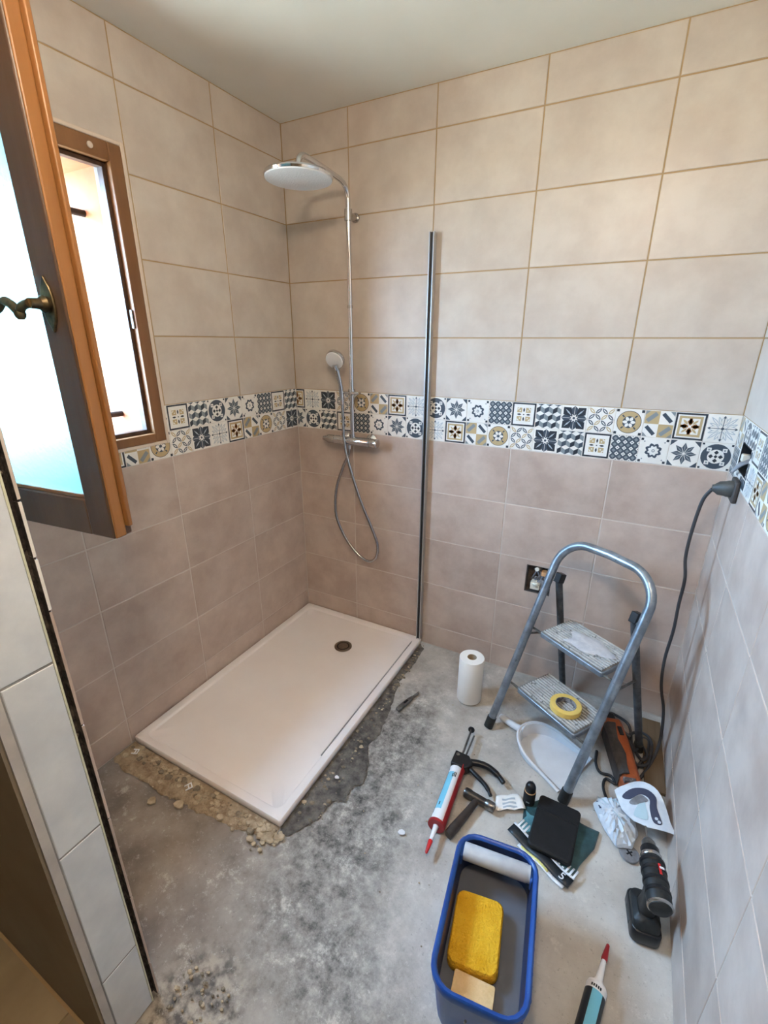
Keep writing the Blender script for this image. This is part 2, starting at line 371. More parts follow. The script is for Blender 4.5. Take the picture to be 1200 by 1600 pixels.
# ---- patterned cement-look tiles: 12 printed designs
WH, NV, GR, PL, BE, BR, DK = range(7)
PMATS = ['print_white', 'print_navy', 'print_grey', 'print_pale', 'print_beige', 'print_brown', 'print_dark']
def ngon(cx, cy, r, n=16, a=0, ry=None): return [(cx+r*math.cos(a+2*PI*k/n), cy+(ry or r)*math.sin(a+2*PI*k/n)) for k in range(n)]
def rct(cx, cy, w, h, a=0):
    c, s = math.cos(R(a)), math.sin(R(a))
    return [(cx+x*c-y*s, cy+x*s+y*c) for x, y in ((-w/2,-h/2),(w/2,-h/2),(w/2,h/2),(-w/2,h/2))]
def kite(a, r0, r1, w, f=.55):
    a = R(a); c, s = math.cos(a), math.sin(a); rm = r0+(r1-r0)*f
    return [(r0*c, r0*s), (rm*c+w*s, rm*s-w*c), (r1*c, r1*s), (rm*c-w*s, rm*s+w*c)]
def petal(a, r0, r1, w, n=5):
    a = R(a); c, s = math.cos(a), math.sin(a); P = []
    for k in range(n+1):
        t = k/n; P.append((r0+(r1-r0)*t, w*math.sin(PI*t)**.8))
    P = P + [(x, -y) for x, y in P[-2:0:-1]]
    return [(x*c-y*s, x*s+y*c) for x, y in P]
def design(i):
    d = []; A = lambda c, p, l=1: d.append((c, p, l))
    if i == 0:      # lace cross
        for a in range(45, 360, 90):
            for b in (-22, 0, 22): A(PL, petal(a+b, .12, .56 if b == 0 else .46, .05), 1); A(WH, petal(a+b, .16, .48 if b == 0 else .4, .022), 2)
        for a in range(0, 360, 90):
            A(PL, petal(a, .08, .44, .10), 1); A(WH, petal(a, .1, .42, .075), 2)
            A(NV, rct(.2*math.cos(R(a)), .2*math.sin(R(a)), .34, .022, a), 3); A(NV, kite(a, .33, .46, .04), 4)
        A(NV, ngon(0, 0, .05, 8), 4)
    elif i == 1:    # framed brown cross
        A(DK, rct(0,0,.97,.97)); A(WH, rct(0,0,.84,.84), 2); A(BE, rct(0,0,.74,.74), 3); A(WH, rct(0,0,.58,.58), 4)
        for a in range(0, 360, 90): A(BR, kite(a, .0, .3, .1, .6), 5); A(BR, rct(.2*math.cos(R(a)), .2*math.sin(R(a)), .2, .1, a), 5); A(BE, petal(a+45, .1, .34, .04), 5)
        A(WH, ngon(0,0,.05,8), 6)
    elif i == 2:    # four quarters with diagonal bars
        for sx, sy, q in ((-1,1,1),(1,-1,1),(1,1,0),(-1,-1,0)):
            cx, cy = .25*sx, .25*sy
            if q: A(BE, rct(cx,cy,.5,.5)); A(GR, rct(cx,cy,.42,.15,45), 2)
            else: A(NV, rct(cx,cy,.42,.13,-45), 2)
            A(GR, [(cx+.25*sx,cy+.25*sy),(cx+.25*sx-.2*sx,cy+.25*sy),(cx+.25*sx,cy+.25*sy-.2*sy)], 2)
        d[:] = d
    elif i == 3:    # beige rosette
        A(DK, ngon(0,0,.43,28)); A(BE, ngon(0,0,.41,28), 2); A(NV, ngon(0,0,.23,16), 3)
        for a in range(0, 360, 60): A(WH, petal(a, .04, .23, .06), 4)
        A(NV, ngon(0,0,.06,8), 5)
        for a in range(45, 360, 90): A(NV, rct(.31*math.cos(R(a)), .31*math.sin(R(a)), .1, .05, a), 3); A(DK, rct(.43*math.copysign(1, math.cos(R(a))), .43*math.copysign(1, math.sin(R(a))), .1, .1), 1)
    elif i == 4:    # interlaced lozenges
        for k in range(-3, 3):
            for l in range(-3, 3):
                x, y = k*.23+.115, l*.23+.115; q = (k+l) % 2 == 0
                A(BE if (k % 3 == 0) == q and (k-l) % 4 == 0 else NV if (k+2*l) % 3 else BE, petal_at(x, y, .30, .062, 45 if q else -45)); A(WH, petal_at(x, y, .2, .02, 45 if q else -45), 2)
    elif i == 5:    # dark eight-petal flower
        for a in range(0, 360, 90): A(NV, petal(a, .1, .48, .15), 1)
        for a in range(45, 360, 90): A(DK, kite(a, .08, .6, .2, .6), 2); A(PL, kite(a, .12, .5, .03), 3)
        for a in range(0, 360, 90): A(WH, rct(.3*math.cos(R(a)), .3*math.sin(R(a)), .3, .014, a), 3)
        A(WH, ngon(0,0,.1,8), 4); A(NV, ngon(0,0,.05,8), 5)
    elif i == 6:    # tumbling blocks
        w, h = .167, .1
        for r in range(-3, 4):
            for c in range(-3, 4):
                cx = c*2*w + (w if r % 2 else 0); cy = r*3*h
                A(GR, [(cx-w,cy+h),(cx,cy),(cx,cy-2*h),(cx-w,cy-h)]); A(NV if c % 2 else DK, [(cx,cy),(cx+w,cy+h),(cx+w,cy-h),(cx,cy-2*h)])
    elif i == 7:    # navy framed four-leaf square
        A(DK, rct(0,0,.97,.97)); A(WH, rct(0,0,.84,.84), 2)
        for sx in (-1,1):
            for sy in (-1,1): A(BE, rct(.18*sx,.18*sy,.2,.2), 3); A(WH, rct(.16*sx,.16*sy,.05,.05), 4); A(WH, rct(.23*sx,.23*sy,.04,.1,45*sx*sy), 4)
        for a in range(0, 360, 90): A(DK, petal(a, .1, .28, .035), 3)
        A(DK, ngon(0,0,.03,6), 3)
    elif i == 8:    # lattice of diamonds
        A(NV, rct(0,0,.96,.96))
        for k in range(-2, 3):
            for l in range(-2, 3):
                A(WH, rct(k*.24, l*.24, .115, .115, 45), 2); A(NV, rct(k*.24, l*.24, .04, .04, 45), 3)
                A(GR, rct(k*.24+.12, l*.24+.12, .1, .1, 45), 2)
    elif i == 9:    # small scalloped flower
        for a in range(0, 360, 45): A(NV, petal(a+22, .1, .3, .085), 1); A(WH, petal(a+22, .07, .2, .05), 2)
        A(GR, ngon(0,0,.06,8), 3); A(WH, ngon(0,0,.03,8), 4)
        for a in range(45, 360, 90): A(DK, rct(.42*math.copysign(1, math.cos(R(a))), .42*math.copysign(1, math.sin(R(a))), .09, .09), 1); A(GR, rct(.34*math.copysign(1, math.cos(R(a))), .34*math.copysign(1, math.sin(R(a))), .05, .05, 45), 1)
    elif i == 10:   # eight-point star
        for a in range(0, 360, 45): A(NV, kite(a, .03, .42, .085, .5), 1); 
        for a in range(0, 360, 45): A(GR, kite(a, .03, .42, .02, .5), 2)
        for sx in (-1,1):
            for sy in (-1,1): A(NV, [(.48*sx,.48*sy),(.27*sx,.48*sy),(.48*sx,.27*sy)], 1)
    elif i == 11:   # navy medallion
        A(NV, ngon(0,0,.46,28)); A(WH, ngon(0,0,.26,20), 2)
        for a in range(0, 360, 90): A(DK, rct(.15*math.cos(R(a)), .15*math.sin(R(a)), .11, .11, 45), 3)
        A(DK, rct(0,0,.09,.09,45), 3)
        for a in range(45, 360, 90): A(WH, rct(.34*math.cos(R(a)), .34*math.sin(R(a)), .14, .14), 2); A(GR, rct(.34*math.cos(R(a)), .34*math.sin(R(a)), .06, .06), 3)
        for sx in (-1,1):
            for sy in (-1,1): A(DK, rct(.44*sx,.44*sy,.07,.07), 1)
    return d
def petal_at(x, y, l, w, a):
    return [(x+px, y+py) for px, py in petal(a, -l/2, l/2, w)]
def clip(poly, x0, x1, y0, y1):
    for ax, lim, sg in ((0, x0, 1), (0, x1, -1), (1, y0, 1), (1, y1, -1)):
        out = []
        for i, p in enumerate(poly):
            q = poly[(i+1) % len(poly)]; dp, dq = (p[ax]-lim)*sg, (q[ax]-lim)*sg
            if dp >= 0: out.append(p)
            if (dp >= 0) != (dq >= 0):
                t = dp/(dp-dq); out.append((p[0]+(q[0]-p[0])*t, p[1]+(q[1]-p[1])*t))
        poly = out
        if len(poly) < 3: return None
    return poly
DES = [design(i) for i in range(12)]
dec_cache = {}
def decor_mesh(i, w, h, ux0, ux1, uy0, uy1, size):
    k = (i, round(w, 4), round(h, 4), round(ux0, 3), round(uy1, 3))
    if k in dec_cache: return dec_cache[k]
    base = tile_mesh(w, h, 'print_white'); mb = MB()
    mb.add([tuple(v.co) for v in base.vertices], [tuple(p.vertices) for p in base.polygons], 0)
    cx, cy = (ux0+ux1)/2, (uy0+uy1)/2; e = .016
    for c, poly, l in DES[i]:
        P = clip(poly, ux0+e, ux1-e, uy0+e, uy1-e)
        if P: mb.add([((x-cx)*size, -.00008*l, (y-cy)*size) for x, y in P], [list(range(len(P)))], c)
    me = bpy.data.meshes.new('patterned_tile'); me.from_pydata(mb.v, [], mb.f)
    for kk in PMATS: me.materials.append(M_[kk])
    for p, a in zip(me.polygons, mb.mi): p.material_index = a
    dec_cache[k] = me; return me
def put_decor(parent, side, i, a0, a1, z0, z1, full, holes=()):
    # full: the uncut tile's (a0,a1,z0,z1)
    for (p0, p1, q0, q1) in minus_all([(a0, a1, z0, z1)], holes):
        if p1-p0 < .01 or q1-q0 < .01: continue
        s = full[1]-full[0]
        fx = (lambda a: (a-full[0])/s-.5) if side != 'right' else (lambda a: .5-(a-full[0])/s)
        fz = lambda z: (z-full[2])/(full[3]-full[2])-.5
        u = sorted((fx(p0), fx(p1)))
        me = decor_mesh(i, p1-p0-.0012, q1-q0-.0012, u[0], u[1], fz(q0), fz(q1), s)
        c, zc = (p0+p1)/2, (q0+q1)/2
        loc, rz = {'back': ((c, 0, zc), 0), 'left': ((0, c, zc), R(90)), 'right': ((W, c, zc), R(-90))}[side]
        link('patterned_tile', me, parent, loc, (0, 0, rz))
lace, brown, diag, rosette, loz, dark, cubes, square, lattice, scallop, star, medal = range(12)
ZM = (ZB+ZT)/2
top = [brown, lace, dark, loz, rosette, diag, brown, lace, medal, star, scallop, lattice, square, cubes, dark, loz, rosette, diag, brown, lace]
bot = [star, medal, cubes, square, lattice, scallop, star, medal, lace, brown, diag, rosette, loz, dark, cubes, square, lattice, scallop, star, medal]
xs = [-.0438+.0988*k for k in range(20)] + [W]
for k in range(20):
    x0, x1 = xs[k], (xs[k+1] if k < 19 else W)
    full = (x0, x0+.0988)
    put_decor(wall_back, 'back', top[k], max(0, x0), x1, ZM, ZT, (*full, ZM, ZT)); put_decor(wall_back, 'back', bot[k], max(0, x0), x1, ZB, ZM, (*full, ZB, ZM))
ltop = [cubes, square, lattice, scallop, star, medal, cubes, square, dark, loz, rosette, diag, brown, lace, medal, star, scallop]
lbot = [dark, loz, rosette, diag, brown, lace, dark, loz, rosette, diag, brown, lace, medal, star, scallop, lattice, square]
for k in range(17):
    y1, y0 = -.1*k, -.1*(k+1); c0 = max(y0, YF-.006)
    put_decor(wall_left, 'left', ltop[k], c0, y1, ZM, ZT, (y0, y1, ZM, ZT), wh); put_decor(wall_left, 'left', lbot[k], c0, y1, ZB, ZM, (y0, y1, ZB, ZM), wh)
rtop = [diag, medal, cubes, square, lattice, scallop, star, brown, lace, dark, loz, rosette, diag, brown, lace, medal, star, scallop]
rbot = [lattice, scallop, dark, lace, brown, diag, rosette, loz, cubes, square, star, medal, lace, brown, diag, rosette, loz, dark]
for k in range(18):
    y1, y0 = -.1*k, -.1*(k+1); c0 = max(y0, YH)
    put_decor(wall_right, 'right', rtop[k], c0, y1, ZM, ZT, (y0, y1, ZM, ZT), [BOXR]); put_decor(wall_right, 'right', rbot[k], c0, y1, ZB, ZM, (y0, y1, ZB, ZM), [BOXR])

# ---- partition wall by the doorway (its tiled end, broken edge and hall side)
pw = MB(); pw.bb((-.05, -1.772, 0), (XS-.008, -1.690, ZC), 0); pw.bb((-.05, -1.690, 0), (XS-.018, YF-.0055, ZC), 1); pw.bb((-.05, YF-.0056, 0), (XS-.004, YF-.0022, ZC), 1)  # last strip is grout behind the tiles, painted dark so the gap looks shaded
pw.bb((-.05, YH, 0), (XS+.001, -1.7735, ZC), 2)
wall_front = pw.build('wall_front', ['plasterboard', 'masonry_and_gap_shade', 'plaster_white']); tag(wall_front, 'partition end by the doorway with grey tiles and a broken dark edge', 'wall', kind='structure')
MB().bb((XS-.0075, -1.7725, 0), (XS-.0016, -1.690, ZC)).build('grout_bed', 'grout_grey', wall_front)
for z0, z1 in ((0, .2315), (.2315, .6315), (.6315, 1.0315), (1.0315, 1.4315), (1.4315, 1.8315), (1.8315, 2.2315), (2.2315, ZC)):
    put_tile(wall_front, 'jamb', -1.7725, -1.688, z0, z1, 'tile_jamb')
MB().bb((XS-.006, -1.690, 0), (XS+.0002, -1.6868, ZC)).build('plaster_edge', 'plasterboard', wall_front)
# crumbling mortar in the gap
rg = MB()
for k in range(260):
    z = random.uniform(.0, ZC-.05); r = random.uniform(.002, .006)
    rg.blob((XS-.020+random.uniform(-.004, .004), random.uniform(-1.688, -1.680), z), (r, r*.8, r*random.uniform(.8, 2)), random.choice((0, 0, 1)), 6, 4, .3)
o = rg.build('mortar_crumbs', ['masonry_and_gap_shade', 'rubble_dark'], wall_front); o['kind'] = 'stuff'
FX = [0, .352, XS]
course(wall_front, 'front', FX, LOW, 'tile_taupe'); course(wall_front, 'front', FX, UP, 'tile_cream')
for z0, z1 in zip([ZB, ZM], [ZM, ZT]):
    for k in range(8): put_tile(wall_front, 'front', .0975*k, .0975*(k+1), z0, z1, 'print_white')
MB().bb((-.05, YH-.006, 0), (XS-.004, YH-.0005, ZC)).build('hall_face', 'hall_paint', wall_front)
# hall: floor tiles, far walls
hf = MB().bb((-.06, -3.45, -.1), (2.4, -1.74, -.006)).build('floor_hall', 'grout_tan'); tag(hf, 'beige tiled hall floor at the foot of the partition', 'floor', kind='structure')
ft = MB(); e = .163
ft.add([(-e,-e,-.006),(e,-e,-.006),(e,e,-.006),(-e,e,-.006),(-e,-e,-.001),(e,-e,-.001),(e,e,-.001),(-e,e,-.001),(-e+.002,-e+.002,0),(e-.002,-e+.002,0),(e-.002,e-.002,0),(-e+.002,e-.002,0)],
       [(0,1,5,4),(1,2,6,5),(2,3,7,6),(3,0,4,7),(4,5,9,8),(5,6,10,9),(6,7,11,10),(7,4,8,11),(8,9,10,11)])
t0 = ft.build('hall_tile', 'tile_hall', hf, (.12, -1.965, 0))
for i in range(-4, 7):
    for j in range(5):
        if (i, j) == (0, 0) or not -.1 < .12+.33*i < 1.9: continue
        c = t0.copy(); COL.objects.link(c); c.parent = hf; c.location = (.12+.33*i, -1.965-.33*j, 0)
hw = MB().bb((-.12, -3.5, 0), (2.45, -3.42, ZC)).build('wall_hall', 'hall_paint'); tag(hw, 'plain tan hall wall behind the doorway', 'wall', kind='structure')
hw = MB().bb((W+.001, -3.45, 0), (W+.08, YH-.0005, ZC)).build('wall_hall_side', 'hall_paint'); tag(hw, 'plain tan hall wall continuing the right wall', 'wall', kind='structure')
hw = MB().bb((-.12, -3.45, 0), (-.05, YH+.001, ZC)).build('wall_hall_end', 'hall_paint'); tag(hw, 'plain tan wall closing the hall', 'wall', kind='structure')
lamp = thing('ceiling_lamp', 'warm globe lamp on the ceiling by the doorway', 'lamp', (1.45, -1.95, ZC))
MB().lathe([(.07, 0), (.07, -.02), (.03, -.03)], seg=24).build('base_plate', 'white_gloss', lamp)
MB().blob((0, 0, -.11), (.085, .085, .085), 0, 20, 12).build('globe', 'lamp_glass', lamp)

# ------------------------------------------------------------------ window
win = thing('window_1', 'wooden casement window standing open in the left wall', 'window', (0, 0, 0), kind='structure')
y0, y1, z0, z1 = WIN
fr = MB(); fw = .045
fr.bb((.003, y1-fw, z0), (-.055, y1, z1)); fr.bb((.003, y0, z0), (-.055, y0+fw, z1)); 
fr.build('frame_jamb', 'wood_frame', win, bevel=.003)
MB().bb((.003, y0+fw, z1-.052), (-.055, y1-fw, z1)).build('frame_head', 'wood_frame', win, bevel=.003)
MB().bb((.006, y0+fw, z0), (-.055, y1-fw, z0+.033)).build('frame_sill', 'wood_frame', win, bevel=.003)
ay0, ay1, az0, az1 = y0+fw, y1-fw, z0+.033, z1-.052
rb = MB(); q = .014
for a, b in (((-.022, ay1-q, az0), (-.05, ay1, az1)), ((-.022, ay0, az0), (-.05, ay0+q, az1)), ((-.022, ay0+q, az1-q), (-.05, ay1-q, az1)), ((-.022, ay0+q, az0), (-.05, ay1-q, az0+q))): rb.bb(a, b)
rb.build('rebate', 'wood_rebate', win, bevel=.002)
MB().bb((-.008, ay1-.007, 1.60), (-.02, ay1+.0005, 1.66)).build('strike_plate', 'steel', win)
MB().lathe([(.009, 0), (.009, .004), (.004, .006)], (.003, -.925, z1-.026), (1, 0, 0), 12).build('screw_cover', 'trim_cream', win)
tr = MB(); tw = .013
for a, b in (((-.01, y1, z0-tw), (.0035, y1+tw, z1+tw)), ((-.01, y0-tw, z0-tw), (.0035, y0, z1+tw)), ((-.01, y0, z1), (.0035, y1, z1+tw)), ((-.01, y0, z0-tw), (.0035, y1, z0))): tr.bb(a, b)
tr.build('trim_bead', 'trim_cream', win, bevel=.003)
rv = MB(); X1 = -.36; t = .25
def reveal(mb, xa, xb):
    mb.bb((xa, ay1, az0-t), (xb, ay1+t, az1+t)); mb.bb((xa, ay0-t, az0-t), (xb, ay0, az1+t)); mb.bb((xa, ay0, az1), (xb, ay1, az1+t)); mb.bb((xa, ay0, az0-t), (xb, ay1, az0-.004))
reveal(rv, -.085, X1); rv.build('outer_reveal', 'reveal_orange', win)
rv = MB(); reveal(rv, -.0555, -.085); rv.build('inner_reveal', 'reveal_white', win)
for z in (1.29, 1.968): MB().cyl((-.18, ay0-.02, z), (-.18, ay1+.02, z), .011, seg=10).build('bar', 'iron', win)
# open sash: hinge at the near jamb, swung into the room
sa = thing('casement_sash', None, None, (0.012, -1.598, 0), math.atan2(.1078, .9942)); sa.parent = win
SW, S0, S1, ST = .735, 1.192, 2.135, .042
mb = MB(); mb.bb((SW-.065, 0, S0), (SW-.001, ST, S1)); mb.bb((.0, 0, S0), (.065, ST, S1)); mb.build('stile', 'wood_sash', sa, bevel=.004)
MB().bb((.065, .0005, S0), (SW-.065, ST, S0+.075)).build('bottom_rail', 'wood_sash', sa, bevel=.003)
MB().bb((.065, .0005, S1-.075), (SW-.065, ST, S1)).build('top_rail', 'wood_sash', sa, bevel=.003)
MB().bb((.065, .004, S0+.075), (SW-.065, .012, S0+.083)).build('glazing_bead', 'wood_edge', sa, bevel=.002)
ed = MB(); ed.bb((SW-.002, .002, S0+.001), (SW+.003, .026, S1)); ed.bb((SW-.002, .026, S0+.02), (SW+.012, .036, S1)); ed.build('closing_edge', 'wood_edge', sa, bevel=.003)
MB().bb((.062, .015, S0+.07), (SW-.062, .020, S1-.07)).build('glass_pane', 'frosted', sa)
hd = MB(); hx, hz = .699, 1.617
pl = [(.012*math.cos(a)*(1+.25*math.cos(2*a)), .042*math.sin(a)*(1-.06*math.cos(6*a))) for a in [2*PI*k/28 for k in range(28)]]
Mh = Matrix.Translation((hx, 0, hz)) @ Matrix.Rotation(R(90), 4, 'X')
hd.prism(pl, 0, .005, 0, Mh); hd.build('escutcheon', 'old_brass', sa, bevel=.0015)
hd = MB(); hd.cyl((hx, 0, hz), (hx, -.035, hz), .010, .008)
hd.lathe([(.013, 0), (.014, .006), (.009, .012)], (hx, -.006, hz), (0, -1, 0), 16)
hd.tube(spline([(hx, -.034, hz), (hx-.015, -.036, hz-.004), (hx-.028, -.036, hz-.012), (hx-.042, -.036, hz-.002), (hx-.06, -.036, hz+.004), (hx-.08, -.036, hz-.008), (hx-.098, -.036, hz-.010), (hx-.112, -.036, hz+.002), (hx-.116, -.036, hz+.014)], 5),
        [.007]*10+[.0075]*10+[.0065]*10+[.006]*6+[.008]*5, 10)
hd.blob((hx-.114, -.036, hz+.014), (.009, .009, .009)); hd.blob((hx-.026, -.036, hz-.016), (.009, .009, .010))
hd.build('handle', 'old_brass', sa)
for hz2 in (1.35, 1.98): MB().cyl((-.006, .0, hz2), (-.006, .0, hz2+.07), .007, seg=10).build('hinge', 'old_brass', sa)

# outside: yard and the neighbours' houses glimpsed past the sash
yd = MB().bb((-60, -40, -1.5), (-.37, 60, -1.4)).build('yard_ground', 'yard'); tag(yd, 'sunlit tan yard outside the window', 'ground', kind='structure')
ho = thing('neighbour_house', 'pale house with blue-grey roof edge seen through the window', 'house', (-14, 1.95, -1.4))
MB().bb((-3, -4, 0), (3, 3.6, 5.0)).build('house_wall', 'house_wall', ho)
rf = MB(); rf.prism([(-3.5, 4.9), (0, 7.6), (3.5, 4.9), (3.5, 5.1), (0, 7.9), (-3.5, 5.1)], -4.4, 4.0, 0, Matrix.Rotation(R(90), 4, 'X') @ Matrix.Scale(-1, 4, (0, 0, 1)))
rf.build('roof', 'house_roof', ho); MB().bb((3.4, -4.4, 4.75), (3.62, 4.0, 4.95)).build('gutter', 'house_trim', ho)
for yy in (-2.4, .2): 
    w_ = MB().bb((3.0, yy, 1.2), (3.05, yy+1.1, 2.6)).build('window', 'house_trim', ho); MB().bb((3.03, yy+.08, 1.28), (3.07, yy+1.02, 2.52)).build('pane', 'house_glass', w_)
sh = thing('car_placeholder', 'low grey shed with a red top edge for a car outside the window', 'placeholder', (-9, 2.72, -1.15))
MB().bb((-1, -1.5, 0), (1, 1.1, 1.55)).build('placeholder_body', 'house_roof', sh); MB().bb((-1.15, -1.65, 1.55), (1.15, 1.2, 1.7)).build('placeholder_top', 'house_red', sh)  # plain boxes standing in for a red-topped grey car

# ------------------------------------------------------------------ shower
tx0, tx1, ty0, ty1, th = .004, .772, -1.192, -.004, .030
tr_ = thing('shower_tray', 'low white rectangular shower tray in the corner', 'shower tray', ((tx0+tx1)/2, (ty0+ty1)/2, 0))
w, l = tx1-tx0, ty1-ty0
mb = MB(); mb.loft([rrect(w-.004, l-.004, .008, .001), rrect(w, l, .010, .006), rrect(w, l, .010, th-.004), rrect(w-.006, l-.006, .009, th), rrect(w-.060, l-.060, .03, th), rrect(w-.066, l-.066, .03, th-.002), rrect(w-.076, l-.076, .03, th-.010), rrect(w-.2, l-.2, .05, th-.0125), rrect(w-.5, l-.7, .06, th-.0138)], 0)
mb.build('tray_body', 'tray', tr_, ang=50)
MB().bb((w/2-.041, -.30, th-.0135), (w/2-.036, l/2-.05, th-.004)).build('seal_strip', 'alu', tr_)
dx, dy = .424-(tx0+tx1)/2, -.262-(ty0+ty1)/2
dr = MB().lathe([(.047, 0), (.047, .003), (.043, .0045), (.034, .0045), (.033, .001)], (dx, dy, th-.0125), seg=32).build('drain_ring', 'drain_metal', tr_)
MB().lathe([(.0335, 0), (.0335, .0015)], (dx, dy, th-.0122), seg=32).build('drain_gap', 'drain_dark', tr_)
MB().lathe([(.027, 0), (.027, .004), (.022, .006), (.010, .0052), (.0, .0052)], (dx, dy, th-.0125), seg=32, cap1=False).build('drain_cap', 'drain_metal', tr_)

pf = MB(); px = .758; U_ = [(-.011, 0), (.011, 0), (.011, -.028), (.007, -.028), (.007, -.004), (-.007, -.004), (-.007, -.028), (-.011, -.028)]
pf.prism(U_, 0, 1.945); pf.bb((-.0065, -.02, 0), (.0065, -.0042, 1.944), 1)
p_ = pf.build('wall_profile', ['alu', 'alu_dark'], loc=(px, -.001, .032)); tag(p_, 'tall slim aluminium wall profile for the shower screen', 'profile')

sx, sy = .385, -.062
col = thing('shower_column', 'chrome shower column with round overhead shower and mixer bar', 'shower', (sx, 0, 1.09))
zz = -1.09
r_ = .0105
mb = MB(); mb.tube([(0, sy, 1.105+zz), (0, sy, 1.72+zz), (0, sy, 2.12+zz)] + [(0, sy-.055+.055*math.cos(a), 2.12+zz+.055*math.sin(a)) for a in [R(x) for x in range(10, 85, 12)]] + [(0, sy-.06, 2.178+zz), (0, -.2, 2.186+zz), (0, -.33, 2.193+zz)] + [(0, -.352-.042*math.sin(a), 2.152+.042*math.cos(a)+zz) for a in [R(x) for x in range(8, 92, 12)]] + [(0, -.395, 2.135+zz)], r_, 14)
mb.build('riser_pipe', 'chrome', col)
MB().cyl((0, sy, 1.70+zz), (0, sy, 1.712+zz), .0125, seg=14).build('pipe_joint', 'chrome_soft', col)
mb = MB(); mb.cyl((0, sy, 2.043+zz), (0, sy, 2.085+zz), .017); mb.cyl((0, sy, 2.064+zz), (0, -.001, 2.064+zz), .013, .014); mb.lathe([(.019, 0), (.019, .008), (.014, .012)], (0, -.0005, 2.064+zz), (0, -1, 0))
mb.build('wall_bracket', 'chrome_soft', col)
oh = MB(); tilt = Vector((0, -.02, -1)).normalized(); hc = (0, -.395, 2.140+zz)
oh.lathe([(.014, -.012), (.018, 0), (.03, .006), (.09, .010), (.122, .014), (.125, .02), (.123, .027)], hc, tilt, 40).build('overhead_shower', 'chrome', col)
MB().lathe([(.1215, .026), (.1205, .031), (.112, .0325), (0, .0325)], hc, tilt, 40, cap1=False).build('spray_face', 'spray_white', col)
# mixer
mz = 1.093+zz
mb = MB(); mb.lathe([(.0215, -.105), (.0225, -.10), (.0225, .095), (.0215, .10)], (0, -.062, mz), (1, 0, 0), 24); mb.build('mixer_bar', 'chrome', col)
mb = MB(); mb.lathe([(.0225, .102), (.0235, .105), (.0235, .138), (.020, .142), (.0, .142)], (0, -.062, mz), (1, 0, 0), 24, cap1=False); mb.build('temperature_knob', 'chrome', col)
mb = MB(); mb.lathe([(.0205, -.107), (.021, -.11), (.021, -.145), (.014, -.160), (.010, -.176), (0, -.178)], (0, -.062, mz), (1, 0, 0), 24, cap1=False); mb.build('flow_knob', 'chrome_soft', col)
for dx_ in (-.075, .075):
    MB().lathe([(.032, 0), (.032, .006), (.022, .016), (.016, .02), (.016, .05)], (dx_, -.0005, mz), (0, -1, 0), 24).build('wall_flange', 'chrome', col)
MB().cyl((0, sy, mz+.015), (0, sy, mz+.035), .014).build('riser_nut', 'chrome', col)
MB().cyl((-.02, -.062, mz-.02), (-.02, -.062, mz-.04), .011).build('hose_outlet', 'chrome', col)
sl = MB(); sl.bb((-.062, sy-.018, 1.322+zz), (.046, sy+.012, 1.334+zz)); sl.build('slider', 'chrome', col, bevel=.004)
MB().lathe([(.017, -.012), (.019, 0), (.017, .016)], (0, sy, 1.328+zz), (0, 0, 1), 20).build('slider_clamp', 'chrome_soft', col)
# hand shower in the slider, hose hanging in a loop
hs = thing('hand_shower', 'white faced chrome hand shower with a looping metal hose', 'hand shower', (.335, -.085, 1.33))
def hl(p): return (p[0]-.335, p[1]+.085, p[2]-1.33)
mb = MB(); mb.tube([hl(p) for p in spline([(.337, -.075, 1.30), (.335, -.082, 1.36), (.330, -.096, 1.42), (.326, -.112, 1.455)], 4)], [.0115]*4+[.011]*4+[.012]*3+[.014]*2, 14); mb.build('handle', 'chrome', hs)
hax = Vector((.06, -.86, -.5)).normalized(); hc = hl((.324, -.108, 1.478))
MB().lathe([(.012, -.03), (.035, -.026), (.046, -.012), (.047, .0), (.045, .006)], hc, hax, 32).build('head', 'chrome', hs)
MB().lathe([(.0435, .005), (.042, .010), (0, .0115)], hc, hax, 32, cap1=False).build('spray_face', 'spray_white', hs)
hp = spline([(.337, -.075, 1.30), (.341, -.078, 1.22), (.352, -.086, 1.08), (.385, -.09, .96), (.438, -.085, .80), (.500, -.075, .65), (.528, -.068, .565), (.520, -.064, .49), (.478, -.062, .452), (.418, -.062, .468), (.345, -.062, .535), (.290, -.062, .625), (.268, -.062, .71), (.278, -.062, .83), (.322, -.062, .95), (.357, -.062, 1.02), (.365, -.062, 1.06)], 8)
MB().tube([hl(p) for p in hp], [.0078 if k % 2 else .0070 for k in range(len(hp))], 10).build('hose', 'hose', hs)
MB().cyl(hl((.337, -.075, 1.302)), hl((.339, -.077, 1.272)), .0125, .009).build('hose_nut', 'chrome', hs)

# ------------------------------------------------------------------ electrical boxes
x0, x1, z0, z1 = BOXB
eb = thing('junction_box', 'open square electrical box with loose wires in the taupe tiles', 'electrical box', ((x0+x1)/2, 0, (z0+z1)/2))
bw, bh = x1-x0, z1-z0
mb = MB(); mb.bb((-bw/2, .045, -bh/2), (bw/2, .05, bh/2)); mb.bb((-bw/2, .0017, -bh/2), (-bw/2+.004, .05, bh/2)); mb.bb((bw/2-.004, .0017, -bh/2), (bw/2, .05, bh/2)); mb.bb((-bw/2, .0017, -bh/2), (bw/2, .05, -bh/2+.004)); mb.bb((-bw/2, .0017, bh/2-.004), (bw/2, .05, bh/2)); mb.build('box_shell', 'wire_box', eb)
mb = MB()
for k in range(14):
    a = [random.uniform(-.045, .045) for _ in range(3)]; b = [random.uniform(-.055, .055) for _ in range(3)]
    mb.tube(spline([(a[0], .042, b[0]), (a[1]*.8, random.uniform(.0, .02), b[1]*.8), (a[2], .04, b[2])], 5), .0034, 6)
mb.build('wires', 'wire_grey', eb)['kind'] = 'stuff'
